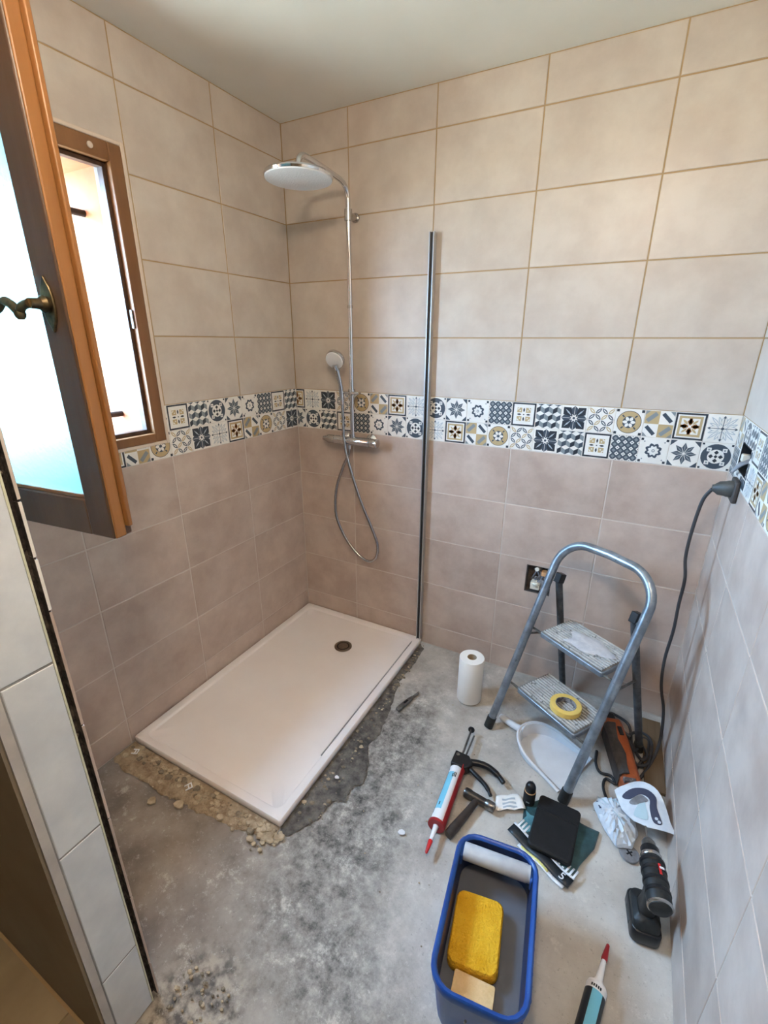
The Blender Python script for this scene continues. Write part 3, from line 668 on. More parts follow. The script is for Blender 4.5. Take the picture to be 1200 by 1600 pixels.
MB().bb((-.03, -.012, -.045), (.01, .03, -.012)).blob((-.006, -.01, -.02), (.018, .012, .014), 0, 8, 5, .3).build('plaster_lump', 'terminal', eb, bevel=.004)
MB().cyl((-.006, .03, .045), (-.008, -.018, .062), .009).build('wire_cap', 'terminal', eb)
MB().bb((.012, -.012, .03), (.034, .02, .05)).build('terminal_block', 'terminal_tan', eb, bevel=.002)
MB().bb((.004, .0, -.03), (.04, .03, .015)).build('socket_core', 'wire_grey', eb, rot=(0, R(35), 0), bevel=.003)
y0, y1, z0, z1 = BOXR
eb = thing('wall_socket', 'black open socket box with a grey plug hanging in the patterned band', 'socket', (W, (y0+y1)/2, (z0+z1)/2))
bw, bh = y1-y0, z1-z0
mb = MB(); mb.bb((.045, -bw/2, -bh/2), (.05, bw/2, bh/2)); mb.bb((.0017, -bw/2, -bh/2), (.05, -bw/2+.004, bh/2)); mb.bb((.0017, bw/2-.004, -bh/2), (.05, bw/2, bh/2)); mb.bb((.0017, -bw/2, -bh/2), (.05, bw/2, -bh/2+.004)); mb.bb((.0017, -bw/2, bh/2-.004), (.05, bw/2, bh/2)); mb.build('box_shell', 'black_matte', eb)
mb = MB()
for k in range(4): mb.tube(spline([(.04, -.03+.02*k, .01), (.0, -.02+.014*k, -.012), (-.02, .0+.006*k, -.045)], 5), .003, 6)
mb.build('wires', 'wire_grey', eb)
MB().bb((-.012, -.012, -.012), (.012, .012, .012)).build('wire_nut', 'terminal', eb, (.01, .03, .0), bevel=.003)
# plug + socket dangling just below, cord of the orange tool
# ------------------------------------------------------------------ step ladder
LA = R(-32.5)
ld = thing('step_ladder', 'small grey metal two-step folding ladder splashed with plaster', 'step ladder', (1.267, -.415, 0), LA)
k = .39; LW = .40; rt = .0165
def fp(x, z): return (x, k*z, z)
path = [fp(.0, .012), fp(.0, .3), fp(0, .66)]
rc = .115; zt = .822
path += [fp(rc-rc*math.cos(a), zt-rc+rc*math.sin(a)) for a in [R(x) for x in range(8, 91, 9)]]
path += [fp(LW/2, zt+.004)]
path += [fp(LW-rc+rc*math.sin(a), zt-rc+rc*math.cos(a)) for a in [R(x) for x in range(0, 84, 9)]]
path += [fp(LW, .66), fp(LW, .3), fp(LW, .012)]
MB().tube(path, rt, 14).build('front_frame', 'ladder_metal', ld)
for x in (0, LW): MB().cyl(fp(x, .0005), fp(x, .045), .0195).build('foot_cap', 'black_rubber', ld)
rs, hz = .455, .655
for x in (.036, LW-.036):
    p0, p1 = Vector((x, k*hz+.016, hz)), Vector((x+(.03 if x > .1 else -.03), rs, .004)); 
    mb = MB(); mb.tube([p0, p0.lerp(p1, .5), p1], .0140, 12, flat=.85); mb.build('rear_leg', 'ladder_dark', ld)
    MB().box(tuple(p0+Vector((0, .004, .012))), (.028, .034, .040), 0, Euler((R(-18), 0, 0))).build('hinge_cap', 'black_plastic', ld, bevel=.003)
    MB().cyl(p1+Vector((0, 0, -.0035)), p1+Vector((0, -.012, .035)), .0170, .0160).build('rear_foot_cap', 'black_rubber', ld)
    MB().cyl((0 if x < .1 else LW, k*hz, hz), (x, k*hz+.012, hz), .006, seg=8).build('pivot', 'steel', ld)
    t1 = .56; q0 = fp(0 if x < .1 else LW, .42); q1 = p0.lerp(p1, .42)
    MB().tube([q0, tuple(q1)], .005, 8).build('brace', 'steel', ld)
MB().tube([(.036, .43, .05), (LW-.036, .43, .05)], .008, 8).build('rear_stretcher', 'ladder_dark', ld)
def step(zs, name):
    yb = k*zs-.004; x0, x1, dep = .055, LW-.055, .19
    mb = MB(); mb.loft([rrect(x1-x0, dep, .012, -.024, 3), rrect(x1-x0, dep, .012, -.006, 3), rrect(x1-x0-.006, dep-.006, .010, -.003, 3)], 0, False)
    st = mb.build(name, 'ladder_metal', ld, ((x0+x1)/2, yb+dep/2, zs), bevel=.0015)
    rb = MB(); n = 13
    rb.loft([rrect(x1-x0-.01, dep-.01, .008, -.003, 3), rrect(x1-x0-.01, dep-.01, .008, -.0012, 3)], 0, False)
    for i in range(n):
        yy = -dep/2+.014+i*(dep-.028)/(n-1); rb.box((0, yy, .0006), (x1-x0-.02, .0064, .0050), 1)
    rb.build('ribbed_mat', ['step_groove', 'step_rubber'], st)
    for xa, xb in ((-.2, -(x1-x0)/2+.004), ((x1-x0)/2-.004, .2)):
        MB().cyl((xa, -dep/2+.014, -.016), (xb, -dep/2+.014, -.016), .005, seg=8).build('support_rod', 'steel', st)
    ys = [(-.14, .05), (.14, .05)]
    return st
step(.22, 'lower_step'); us = step(.46, 'upper_step')
# smear of dried plaster on the upper step
mb = MB(); n = 26; loops = []
for f, h in ((1, .003), (.86, .0062), (.6, .0085), (.3, .0095)):
    loops.append([((.088+.02*math.sin(3*a+1)+.012*math.sin(5*a))*f*math.cos(a)+.01, (.062+.012*math.sin(2*a+.5)+.008*math.cos(5*a))*f*math.sin(a)-.005, h+.002*math.sin(4*a+7*f)) for a in [2*PI*j/n for j in range(n)]])
mb.loft(loops, 0, True, True, True); mb.build('plaster_smear', 'dried_plaster', us)
Ml = Matrix.Translation((1.267, -.415, 0)) @ Matrix.Rotation(LA, 4, 'Z')
tp = thing('tape_roll', 'roll of yellow masking tape lying on the lower ladder step', 'tape', (1.553, -.412, .2235))
mb = MB(); n = 40
prof = [(.0385, 0), (.057, 0), (.058, .001), (.058, .021), (.057, .022), (.0385, .022)]
mb.loft([[(r*math.cos(2*PI*j/n), r*math.sin(2*PI*j/n), h) for j in range(n)] for r, h in prof+prof[:1]], 0, True, False, False); mb.build('tape', 'tape_yellow', tp)
prof = [(.0365, -.0002), (.0385, -.0002), (.0385, .0215), (.0365, .0215)]
mb = MB(); mb.loft([[(r*math.cos(2*PI*j/n), r*math.sin(2*PI*j/n), h) for j in range(n)] for r, h in prof+prof[:1]], 0, True, False, False); mb.build('core', 'tape_core', tp)

# ------------------------------------------------------------------ things on the floor
pr = thing('paper_roll', 'white kitchen paper roll standing upright by the back wall', 'paper roll', (1.137, -.288, .003))
n = 40; prof = [(.021, 0), (.0545, 0), (.0555, .002), (.0555, .222), (.0545, .224), (.021, .224)]
mb = MB(); mb.loft([[(r*math.cos(2*PI*j/n), r*math.sin(2*PI*j/n), h) for j in range(n)] for r, h in prof], 0, True, False, False); mb.build('paper', 'paper', pr)
prof = [(.0195, 0), (.021, 0), (.021, .2245), (.0195, .2245)]
mb = MB(); mb.loft([[(r*math.cos(2*PI*j/n), r*math.sin(2*PI*j/n), h) for j in range(n)] for r, h in prof+prof[:1]], 0, True, False, False); mb.build('core', 'card_core', pr)

kn = thing('utility_knife', 'worn grey metal utility knife lying by the shower tray', 'knife', (.881, -.527, .003), math.atan2(.155, .041))
mb = MB(); mb.prism([(0, -.009), (.012, -.012), (.06, -.011), (.105, -.009), (.112, -.004), (.112, .006), (.08, .010), (.03, .011), (.004, .009)], 0, .012); mb.build('handle', 'steel', kn, bevel=.002)
MB().prism([(.105, -.006), (.150, -.007), (.162, .004), (.105, .005)], .004, .0062).build('blade', 'steel', kn)
MB().bb((.05, -.004, .0115), (.075, .004, .0155)).build('slide_button', 'black_plastic', kn, bevel=.001)

# dustpan
dp = thing('dustpan', 'white plastic dustpan lying under the step ladder', 'dustpan', (1.302, -.352, .002), R(-24))
mb = MB(); n = 20; hw_ = .108
def panloop(sc_, z, dz_back=0):
    P = []
    for j in range(n+1):
        a = PI/2 + PI*j/n; P.append((.245+.135*math.cos(a)*sc_, hw_*math.sin(a)*sc_))
    P += [(.36, -hw_*1.06*sc_), (.36, hw_*1.06*sc_)]
    return P
o_, i_ = panloop(1, 0), panloop(.9, 0)
def zr(p): return .006+.044*max(0, min(1, (.36-p[0])/.22))
pan = MB()
pan.loft([[(p[0], p[1], .0) for p in panloop(.93, 0)], [(p[0], p[1], zr(p)) for p in o_], [(p[0], p[1], zr(p)+.001) for p in panloop(.93, 0)], [(p[0], p[1], .004) for p in panloop(.87, 0)]], 0, True, True, True)
pan.build('pan', 'white_plastic', dp, ang=60)
rimp = [(p[0], p[1], zr(p)) for p in o_[:n+1]]; rimp = [(.36, hw_*1.06, .006)]+rimp+[(.36, -hw_*1.06, .006)]
MB().tube(rimp, .0055, 8).build('rim', 'white_plastic', dp)
mb = MB(); mb.tube([(.0, 0, .017), (.02, 0, .018), (.08, 0, .022), (.105, 0, .028), (.13, 0, .034)], [.011, .0145, .0140, .015, .022], 12, flat=1.15); mb.build('handle', 'white_plastic', dp)

# caulking gun with red-and-blue cartridge
ga = math.atan2(-.474, .027)
gn = thing('caulking_gun', 'red and black caulking gun lying on the concrete floor', 'caulking gun', (1.223, -.60, .002), ga)
# local: +x runs to the nozzle, +y = to the right of the photo
zc = .030
gs = 1  # local +y is world +x-ish
mb = MB(); mb.tube([(-.10, 0, zc), (.02, 0, zc), (.10, 0, zc)], .0042, 10); mb.build('push_rod', 'steel', gn)
MB().lathe([(.013, 0), (.014, .003), (.013, .007)], (-.105, 0, zc), (1, 0, 0), 18).build('rod_stop', 'black_plastic', gn)
mb = MB()
loops = []
for x in (.095, .115, .34, .352):
    loops.append([(x, (.030 if .1 < x < .345 else .029)*math.cos(a), zc+.028*math.sin(a)) for a in [R(q) for q in range(-80, 49, 16)]] + [(x, .0275*math.cos(a), zc+.0262*math.sin(a)) for a in [R(q) for q in range(48, -81, -16)]])
mb.loft(loops, 0, True, True, True); mb.build('cradle', 'red_paint', gn)
mb = MB(); mb.lathe([(.029, 0), (.030, .004), (.029, .010)], (.345, 0, zc), (1, 0, 0), 24); mb.build('front_collar', 'red_paint', gn)
mb = MB(); mb.prism([(.04, -.026), (.105, -.028), (.108, .03), (.092, .044), (.075, .052), (.045, .03)], .010, .048); mb.build('body', 'black_plastic', gn, bevel=.004)
mb = MB(); mb.tube(spline([(.06, .03, .03), (.05, .07, .03), (.05, .11, .028), (.068, .15, .024), (.085, .172, .02)], 5), [.014]*8+[.013]*7+[.010]*6, 12, flat=.9); mb.build('handle', 'black_plastic', gn)
mb = MB(); mb.tube(spline([(.085, .04, .03), (.105, .075, .028), (.124, .11, .024), (.142, .13, .020), (.156, .140, .018)], 5), [.011]*8+[.010]*7+[.008]*6, 12, flat=.8); mb.build('trigger', 'black_plastic', gn)
MB().lathe([(.007, 0), (.007, .004), (.0, .006)], (.058, -.012, .047), (0, 0, 1), 14, cap1=False).build('rivet', 'steel', gn)
MB().tube([(.05, .014, zc+.002), (-.075, .018, zc-.002)], .0036, 8).build('release_lever', 'steel', gn)
def cartridge(name, label, loc, rz, zc, bands, cap, group=None):
    c = thing(name, label, 'cartridge', loc, rz)
    n = 36; Rr = .0245; xs_ = [0, .012, .03, .19, .205, .222]
    mb = MB(); loops = [[(x, Rr*math.cos(2*PI*j/n), zc+Rr*math.sin(2*PI*j/n)) for j in range(n)] for x in xs_]
    mb.loft(loops, 0, True, True, True, mats=lambda i, j: bands(i, 360*j/n)); mb.build('tube', ['label_white', 'label_blue', 'label_teal', 'label_black', 'red_paint'], c)
    MB().lathe([(Rr, .222), (.022, .228), (.011, .231), (.011, .240)], (0, 0, zc), (1, 0, 0), 24, 0).build('shoulder', 'white_gloss', c)
    MB().lathe([(.0095, .236), (.0085, .25), (.005, .30)], (0, 0, zc), (1, 0, 0), 16, 0).build('nozzle', 'white_gloss', c)
    MB().lathe([(.0072, .292), (.0080, .296), (.0045, .334), (.002, .337)], (0, 0, zc), (1, 0, 0), 12, 0).build('cap', cap, c)
    return c
def b1(i, a):
    if i in (0, 4): return 0
    a = (a+360) % 360
    if 50 < a < 88: return 0
    if 88 <= a < 142: return 1 if i == 2 else 0
    return 2 if 142 <= a < 260 else 0
c1 = cartridge('sealant_cartridge', 'blue and white sealant cartridge with red-tipped nozzle held in the gun', (1.223+.115*math.cos(ga), -.60+.115*math.sin(ga), .002), ga, zc, b1, 'red_cap')
def b2(i, a):
    if i in (0, 4): return 0
    if 60 < a < 128: return 1 if i in (2, 1, 3) else 0
    return 3
ca = math.atan2(.190, .032)
c2 = cartridge('sealant_cartridge', 'black and light blue sealant cartridge lying in front of the drill', (1.778-.336*math.cos(ca), -1.034-.336*math.sin(ca), .002), ca, .0255, b2, 'red_paint')
mb = MB()
for q in range(5): mb.box((.212, .0249*math.cos(R(62+12*q)), .0255+.0249*math.sin(R(62+12*q))), (.006, .0035, .001), 0, Euler((R(62+12*q-90), 0, 0)))
mb.build('print', 'label_black', c2)
mb = MB()
for xx, aa, ln in ((.04, 84, .02), (.046, 96, .014), (.04, 72, .02), (.17, 118, .012)): mb.box((xx, .0247*math.cos(R(aa)), zc+.0247*math.sin(R(aa))), (ln, .003, .0012), 0, Euler((R(aa-90), 0, 0)))
mb.build('print', 'label_black', c1)['kind'] = 'stuff'

# hammer
ha = math.atan2(.175, .05)
hm = thing('hammer', 'club hammer with dark wooden handle lying beside the caulking gun', 'hammer', (1.287, -.955, .002), ha)
mb = MB(); mb.tube([(0, 0, .017), (.03, 0, .0175), (.10, 0, .018), (.17, 0, .02)], [.0155, .0165, .014, .0115], 14, flat=.85); mb.build('handle', 'hammer_wood', hm)
mb = MB(); T = Matrix.Translation((.178, 0, .0)) @ Matrix.Rotation(R(10), 4, 'Z')
mb.loft([[(x, y, z) for x, z in [(.017*s*math.cos(a), .0215+.017*s*math.sin(a)) for a in [2*PI*j/16 for j in range(16)]]] for y, s in ((-.062, .80), (-.058, .95), (-.035, 1), (-.03, .82), (-.022, .85), (.022, .9), (.03, 1), (.048, 1.0), (.052, .9))], 0, True, True, True, T, True, lambda i, j: 0 if i > 6 else 1 if i > 2 else 0)
mb.build('head', ['steel', 'steel_dark'], hm)

# black tube, receipt
bt = thing('black_tube', 'small upright black tube with domed cap beside the receipt', 'tube', (1.497, -.70, .002))
MB().lathe([(.018, 0), (.0205, .002), (.0205, .062), (.019, .066)], seg=24).build('body', 'black_matte', bt)
MB().lathe([(.0195, .066), (.0195, .070)], seg=24).build('ring', 'terminal_tan', bt)
MB().lathe([(.0185, .070), (.018, .085), (.014, .096), (.007, .1015), (0, .1025)], seg=24, cap1=False).build('cap', 'black_plastic', bt)
MB().box((-.001, -.0207, .03), (.012, .0006, .005)).build('print', 'print_grey', bt)
rc_ = MB(); g = 8; vs = []; fs = []
C4 = [Vector((1.385, -.728, 0)), Vector((1.462, -.682, 0)), Vector((1.494, -.735, 0)), Vector((1.403, -.785, 0))]
for j in range(g+1):
    for i in range(g+1):
        p = C4[0].lerp(C4[1], i/g).lerp(C4[3].lerp(C4[2], i/g), j/g); vs.append((p.x-1.44, p.y+.735, .004+.010*abs(math.sin(i*.8+j*.3))*(.4+.6*(j/g)) + .006*(i/g)))
for j in range(g):
    for i in range(g): a = j*(g+1)+i; fs.append((a, a+g+1, a+g+2, a+1))
rc_.add(vs, fs, 0, True)
o = rc_.build('paper_receipt', ['paper', 'print_pale'], loc=(1.44, -.735, .0)); tag(o, 'small crumpled white paper slip beside the hammer head', 'paper')
md = o.modifiers.new('thickness', 'SOLIDIFY'); md.thickness = .0006
for i, p in enumerate(o.data.polygons):
    if 2 <= i % g <= 5 and i//g in (2, 4, 6): p.material_index = 1

# teal bag with printed end, black pouch on it
tb = thing('plastic_sack', 'folded dark teal plastic sack with a black and white printed end', 'sack', (1.60, -.79, .001))
out_ = [(-.115, .075), (-.065, .13), (.0, .125), (.075, .10), (.132, .098), (.122, .03), (.085, -.05), (.072, -.098), (-.02, -.075), (-.10, -.035)]
def dense(P, n=4): return [(P[i][0]+(P[(i+1) % len(P)][0]-P[i][0])*k/n, P[i][1]+(P[(i+1) % len(P)][1]-P[i][1])*k/n) for i in range(len(P)) for k in range(n)]
P = dense(out_); cx, cy = .01, .02
mb = MB()
def ring(s, z, w=0): return [((x-cx)*s+cx, (y-cy)*s+cy, z+w*(.6*math.sin(17*x+23*y)+.5*math.sin(71*x-53*y+9*s))) for x, y in P]
mb.loft([ring(.98, 0), ring(1, .004), ring(.97, .009, .002), ring(.8, .014, .003), ring(.5, .013, .002), ring(.2, .012)], 0, True, True, True)
mb.build('sack_body', 'teal_plastic', tb)
mb = MB(); mb.loft([[(x+dx*1.0, y, z) for x, y, z in ((-.098, .07, .006), (-.085, .03, .016), (-.11, -.02, .014), (-.105, -.04, .006))] for dx in (-.012, .006, .025, .04)], 0, True, False, False, closed=False)
mb.build('light_edge', 'teal_light', tb)['label'] = 'pale teal folded edge'
ex = Vector((.20, -.09, 0)).normalized(); ey = Vector((.09, .20, 0)).normalized()
def band(name, m_, u0, u1, v0, v1, z):
    b = MB(); g = 10; L_ = []
    for j in range(3):
        v = v0+(v1-v0)*j/2
        L_.append([tuple(Vector((-.135, -.028, 0))+ex*(u0+(u1-u0)*i/g)+ey*v+Vector((0, 0, z+.004*math.sin(6*(u0+(u1-u0)*i/g)*9+1)))) for i in range(g+1)])
    b.loft(L_, 0, True, False, False, closed=False); o = b.build(name, m_, tb); s = o.modifiers.new('thickness', 'SOLIDIFY'); s.thickness = .0015; return o
band('printed_band', 'label_black', 0, .225, -.022, .012, .010)
band('white_band', 'label_white', .0, .225, .012, .020, .0122); band('white_edge', 'label_white', .05, .215, -.034, -.022, .008); band('yellow_edge', 'yellow_print', .06, .16, -.030, -.022, .0105)
for u in (.165, .178, .191, .204, .217): band('print_bar', 'label_white', u, u+.006, .012, .045, .0135)
for u in (.012, .024, .036): band('print_bar', 'label_white', u, u+.006, .012, .05, .0135)
cu = bpy.data.curves.new('digit', 'FONT'); cu.body = '5'; cu.size = .034; cu.extrude = .0006
to = bpy.data.objects.new('digit_tmp', cu); COL.objects.link(to); bpy.context.view_layer.update()
tm = bpy.data.meshes.new_from_object(to.evaluated_get(bpy.context.evaluated_depsgraph_get())); bpy.data.objects.remove(to); tm.materials.clear(); tm.materials.append(M_['label_white'])
p0 = Vector((-.135, -.028, .0165))+ex*.188+ey*(-.018)
link('printed_digit', tm, tb, p0, (0, 0, math.atan2(ex.y, ex.x)))
bc = thing('black_pouch', 'flat black pouch lying on the teal sack', 'pouch', (1.596, -.768, .0165), R(-2))
mb = MB(); mb.loft([rrect(.132, .196, .012, 0), rrect(.138, .202, .014, .005), rrect(.138, .202, .014, .016), rrect(.128, .192, .012, .021)], 0); mb.build('pouch_body', 'black_matte', bc, bevel=.002)
MB().bb((-.066, .035, .0195), (.066, .042, .0222)).build('flap_seam', 'black_plastic', bc, bevel=.0008)

# bucket
bk = thing('grout_bucket', 'blue rectangular grout bucket with grey water and a roller', 'bucket', (1.487, -1.215, .002), R(7.5))
BW, BL, BH = .225, .385, .20
mb = MB(); mb.loft([rrect(BW*.80, BL*.86, .035, 0), rrect(BW*.83, BL*.885, .045, .006), rrect(BW*.955, BL*.97, .055, BH-.028), rrect(BW*.96, BL*.972, .055, BH-.026), rrect(BW, BL, .06, BH-.024), rrect(BW+.002, BL+.002, .06, BH-.004), rrect(BW-.006, BL-.006, .057, BH), rrect(BW-.018, BL-.018, .05, BH-.001), rrect(BW-.026, BL-.026, .047, BH-.008)], 0, True, True, False)
mb.build('shell', 'bucket_blue', bk, ang=50)
mb = MB(); mb.loft([rrect(BW-.026, BL-.026, .047, BH-.008), rrect(BW*.83, BL*.885, .045, .09), rrect(BW*.79, BL*.85, .035, .012)], 0, True, False, True); mb.build('inside', 'bucket_inside', bk, ang=50)
wl = .098
MB().loft([rrect(BW*.838, BL*.892, .045, wl-.004), rrect(BW*.838, BL*.892, .045, wl)], 0, False).build('water', 'water', bk)
ry = BL/2-.048
MB().lathe([(.021, -.092), (.023, -.09), (.023, .082), (.0215, .084), (.0215, .092)], (0, ry, BH-.022), (1, 0, 0), 24).build('roller', 'roller', bk)
for s_ in (-1, 1): MB().box((s_*.097, ry, BH-.03), (.010, .05, .04)).build('roller_bracket', 'bucket_blue', bk, bevel=.004)
mb = MB(); mb.tube([(.018*math.cos(a), -BL/2-.006, BH-.06+.02*math.sin(a)) for a in [R(x) for x in range(-200, 21, 20)]], .003, 8); mb.build('handle_eye', 'steel', bk)
ls = MB()
for q in range(9): ls.box((BW/2*.955+.001, -.12+.025*q, .11), (.004, .006, .11), 0, Euler((0, R(6), 0)))
ls.build('side_ribs', 'bucket_blue', bk)
bo = Matrix.Translation((1.487, -1.215, .002)) @ Matrix.Rotation(R(7.5), 4, 'Z')
sg = MB(); sg.loft([rrect(.118, .165, .018, 0), rrect(.125, .172, .022, .006), rrect(.125, .172, .022, .03), rrect(.117, .164, .02, .036)], 0, True)
o = sg.build('sponge', 'sponge', loc=bo @ Vector((-.024, -.012, wl+.0005)), rot=(R(1), R(-2), R(9))); tag(o, 'big yellow sponge floating in the blue bucket', 'sponge')
sg = MB(); sg.loft([rrect(.095, .05, .004, 0), rrect(.098, .053, .005, .003), rrect(.098, .053, .005, .020), rrect(.096, .051, .004, .022)], 0, False)
o = sg.build('sponge_block', 'sponge_beige', loc=bo @ Vector((-.012, -.128, wl+.0005)), rot=(0, R(1), R(7))); tag(o, 'small beige block beside the yellow sponge in the bucket', 'sponge')

# orange and black corded tool with cable to the socket
ta = math.atan2(-.315, .093)
tl = thing('power_tool', 'worn orange and black corded power tool lying behind the ladder leg', 'power tool', (1.728, -.188, .002), ta)
mb = MB()
sec = lambda x, w, h, o=0: [(x, -w/2+o, .012), (x, -w/2+o, h-.015), (x, -w/2+.012+o, h), (x, w/2-.012+o, h), (x, w/2+o, h-.015), (x, w/2+o, .012), (x, w/2-.008+o, .002), (x, -w/2+.008+o, .002)]
mb.loft([sec(0, .066, .062), sec(.012, .074, .074), (sec(.12, .076, .078)), sec(.20, .072, .076), sec(.30, .070, .070), sec(.325, .062, .062)], 0, False); mb.build('housing', 'tool_orange', tl, bevel=.004)
mb = MB(); mb.loft([[(x, y, z) for y, z in ((-.0405, .006), (-.0405, .066), (-.026, .0808), (-.002+.006*math.sin(40*x), .0812), (-.002+.006*math.sin(40*x), .076), (-.03, .07))] for x in (.04, .08, .13, .16, .20, .25, .29)], 0, False); mb.build('grip_panel', 'tool_dark', tl, bevel=.002)
MB().bb((.30, -.03, .058), (.318, .012, .072)).build('end_clip', 'tape_core', tl, bevel=.002)
MB().bb((-.045, -.022, .012), (.002, .022, .055)).build('rear_cap', 'black_plastic', tl, bevel=.006)
for xx, zz2 in ((.10, .05), (.20, .05), (.29, .05)): MB().cyl((xx, .030, .05), (xx, .0405, .05), .004, seg=10).build('screw', 'steel', tl)
MB().bb((.06, .005, .0765), (.105, .022, .0815)).build('switch', 'black_plastic', tl, bevel=.002)
inv = (Matrix.Translation((1.728, -.188, .002)) @ Matrix.Rotation(ta, 4, 'Z')).inverted()
cp = spline([(1.868, -.205, 1.108), (1.85, -.20, 1.06), (1.842, -.20, .95), (1.843, -.20, .85), (1.857, -.20, .767), (1.858, -.20, .662), (1.862, -.20, .553), (1.858, -.20, .422), (1.868, -.205, .306), (1.895, -.21, .20), (1.905, -.235, .09), (1.895, -.275, .03), (1.868, -.35, .012), (1.835, -.42, .009), (1.835, -.36, .010), (1.868, -.27, .014), (1.875, -.19, .012), (1.84, -.19, .012), (1.825, -.26, .018), (1.85, -.315, .022), (1.868, -.285, .024), (1.85, -.235, .018), (1.82, -.29, .030), (1.80, -.22, .030), (1.845, -.16, .02), (1.885, -.2, .022), (1.872, -.32, .020), (1.83, -.345, .022), (1.815, -.25, .02), (1.80, -.13, .012), (1.74, -.095, .014), (1.714, -.125, .03), (1.716, -.15, .034)], 6)
MB().tube([inv @ p for p in cp], .0058, 8).build('cord', 'cable', tl)
cp = spline([(1.692, -.34, .009), (1.694, -.40, .008), (1.712, -.44, .008), (1.75, -.44, .010), (1.765, -.47, .010), (1.735, -.462, .010), (1.728, -.50, .009), (1.742, -.545, .008), (1.765, -.575, .008)], 6)
o = MB().tube(cp, .0052, 8).build('loose_cable', 'cable_dark'); tag(o, 'dark loose cable end curling out beside the power tool', 'cable')
mb = MB(); ax = Vector((.050, -.012, .006))
mb.loft([[tuple(Vector((1.866, -.206, 1.112))+ax*t+Vector((0, .019*s*math.cos(a), .024*s*math.sin(a)))) for a in [2*PI*j/16 for j in range(16)]] for t, s in ((0, .45), (.15, .6), (.35, .95), (.7, 1.05), (.8, 1.15), (1.05, 1.15))], 0, True, True, True)
mb.v = [tuple(inv @ Vector(v)) for v in mb.v]; mb.build('plug', 'dark_grey_plastic', tl)
mb = MB(); mb.bb((1.918, -.252, 1.078), (1.9315, -.172, 1.150)); mb.v = [tuple(inv @ Vector(v)) for v in mb.v]; mb.build('socket_plate', 'tool_dark', tl, bevel=.004)

bdl = MB().bb((-.035, -.19, 0), (.035, .19, .014)).build('wooden_board', 'board_wood', loc=(1.888, -.30, .001), rot=(0, 0, R(2)), bevel=.002)
bdl.location = (1.892, -.245, .0015)
tag(bdl, 'short brown board on the floor against the right wall', 'board')

# cordless drill standing on its battery
dd = thing('cordless_drill', 'black cordless drill standing on its battery by the right wall', 'drill', (1.860, -.915, .0015), R(9))
# local +y points to the chuck
mb = MB(); mb.loft([rrect(.070, .115, .016, 0), rrect(.076, .122, .018, .006), rrect(.076, .122, .018, .040), rrect(.072, .114, .018, .046)], 0); mb.build('battery', 'black_plastic', dd, bevel=.002)
mb = MB(); mb.loft([rrect(.070, .108, .018, .046), rrect(.068, .10, .02, .062), rrect(.046, .066, .018, .074, c=(0, -.004))], 0); mb.build('base', 'black_rubber', dd)
mb = MB(); mb.loft([rrect(.042, .058, .018, .070, c=(0, -.002)), rrect(.038, .050, .018, .11, c=(0, -.008)), rrect(.040, .056, .018, .165, c=(0, -.012))], 0); mb.build('grip', 'black_rubber', dd)
MB().box((0, .024, .145), (.016, .018, .034)).build('trigger', 'black_plastic', dd, bevel=.005)
bz = .192
mb = MB(); mb.lathe([(.020, -.086), (.027, -.081), (.0305, -.066), (.0305, .02), (.0285, .045), (.026, .05)], (0, 0, bz), (0, 1, 0), 24); mb.build('motor_housing', 'black_rubber', dd)
mb = MB(); mb.lathe([(.0285, -.071), (.0312, -.0725), (.0312, -.0765), (.0275, -.079)], (0, 0, bz), (0, 1, 0), 24); mb.build('trim_ring', 'chrome_soft', dd)
for yy in (-.05, -.022, .006, .030): MB().lathe([(.0300, yy), (.0325, yy+.003), (.0325, yy+.010), (.0300, yy+.013)], (0, 0, bz), (0, 1, 0), 24).build('rubber_rib', 'black_plastic', dd)
MB().lathe([(.0265, .05), (.0275, .052), (.0275, .058), (.0265, .06)], (0, 0, bz), (0, 1, 0), 24).build('clutch_ring', 'chrome_soft', dd)
mb = MB(); mb.lathe([(.024, .06), (.0245, .078), (.022, .082)], (0, 0, bz), (0, 1, 0), 24); mb.build('chuck', 'black_plastic', dd)
mb = MB(); mb.lathe([(.0185, .082), (.0185, .098), (.012, .108), (.005, .112)], (0, 0, bz), (0, 1, 0), 20); mb.build('chuck_sleeve', 'steel', dd)
MB().cyl((0, .11, bz), (0, .150, bz), .003, seg=8).build('drill_bit', 'steel', dd)
lg = MB(); lg.loft([[( .006*1+.017*math.sin(a), y, bz+.0325*math.cos(a)+.0) for a in [R(-4+8*j) for j in range(4)]] for y in (-.010, .020)], 0, True, False, False, closed=False)
o = lg.build('logo_plate', 'red_cap', dd)
MB().box((.013, .008, bz+.0330), (.012, .006, .001), 0, Euler((0, R(14), 0))).build('logo_mark', 'label_white', dd)
MB().box((-.034, .0, .02), (.012, .05, .018)).build('battery_button', 'dark_grey_plastic', dd, bevel=.003)

# white bag with dark blue print, lying crumpled up to the wall
wb = thing('white_bag', 'crumpled white plastic bag with dark blue curved print behind the drill', 'bag', (1.80, -.62, .002))
out_ = [(-.10, .02), (-.085, .055), (-.055, .07), (-.02, .075), (.03, .05), (.045, -.03), (.03, -.09), (-.015, -.105), (-.03, -.09), (-.055, -.06), (-.075, -.03)]
P = dense(out_, 5); cx, cy = -.03, -.01; rw = random.Random(5)
mb = MB()
def crumple(s_, z, j): return [((x-cx)*s_+cx+rw.uniform(-j, j)*.6, (y-cy)*s_+cy+rw.uniform(-j, j)*.6, max(.001, z+rw.uniform(-j, j))) for x, y in P]
mb.loft([crumple(.9, .001, 0), crumple(1, .010, .003), crumple(.95, .022, .006), crumple(.82, .034, .008), crumple(.66, .044, .008), crumple(.48, .050, .007), crumple(.3, .054, .005), crumple(.12, .056, .002)], 0, True, True, True)
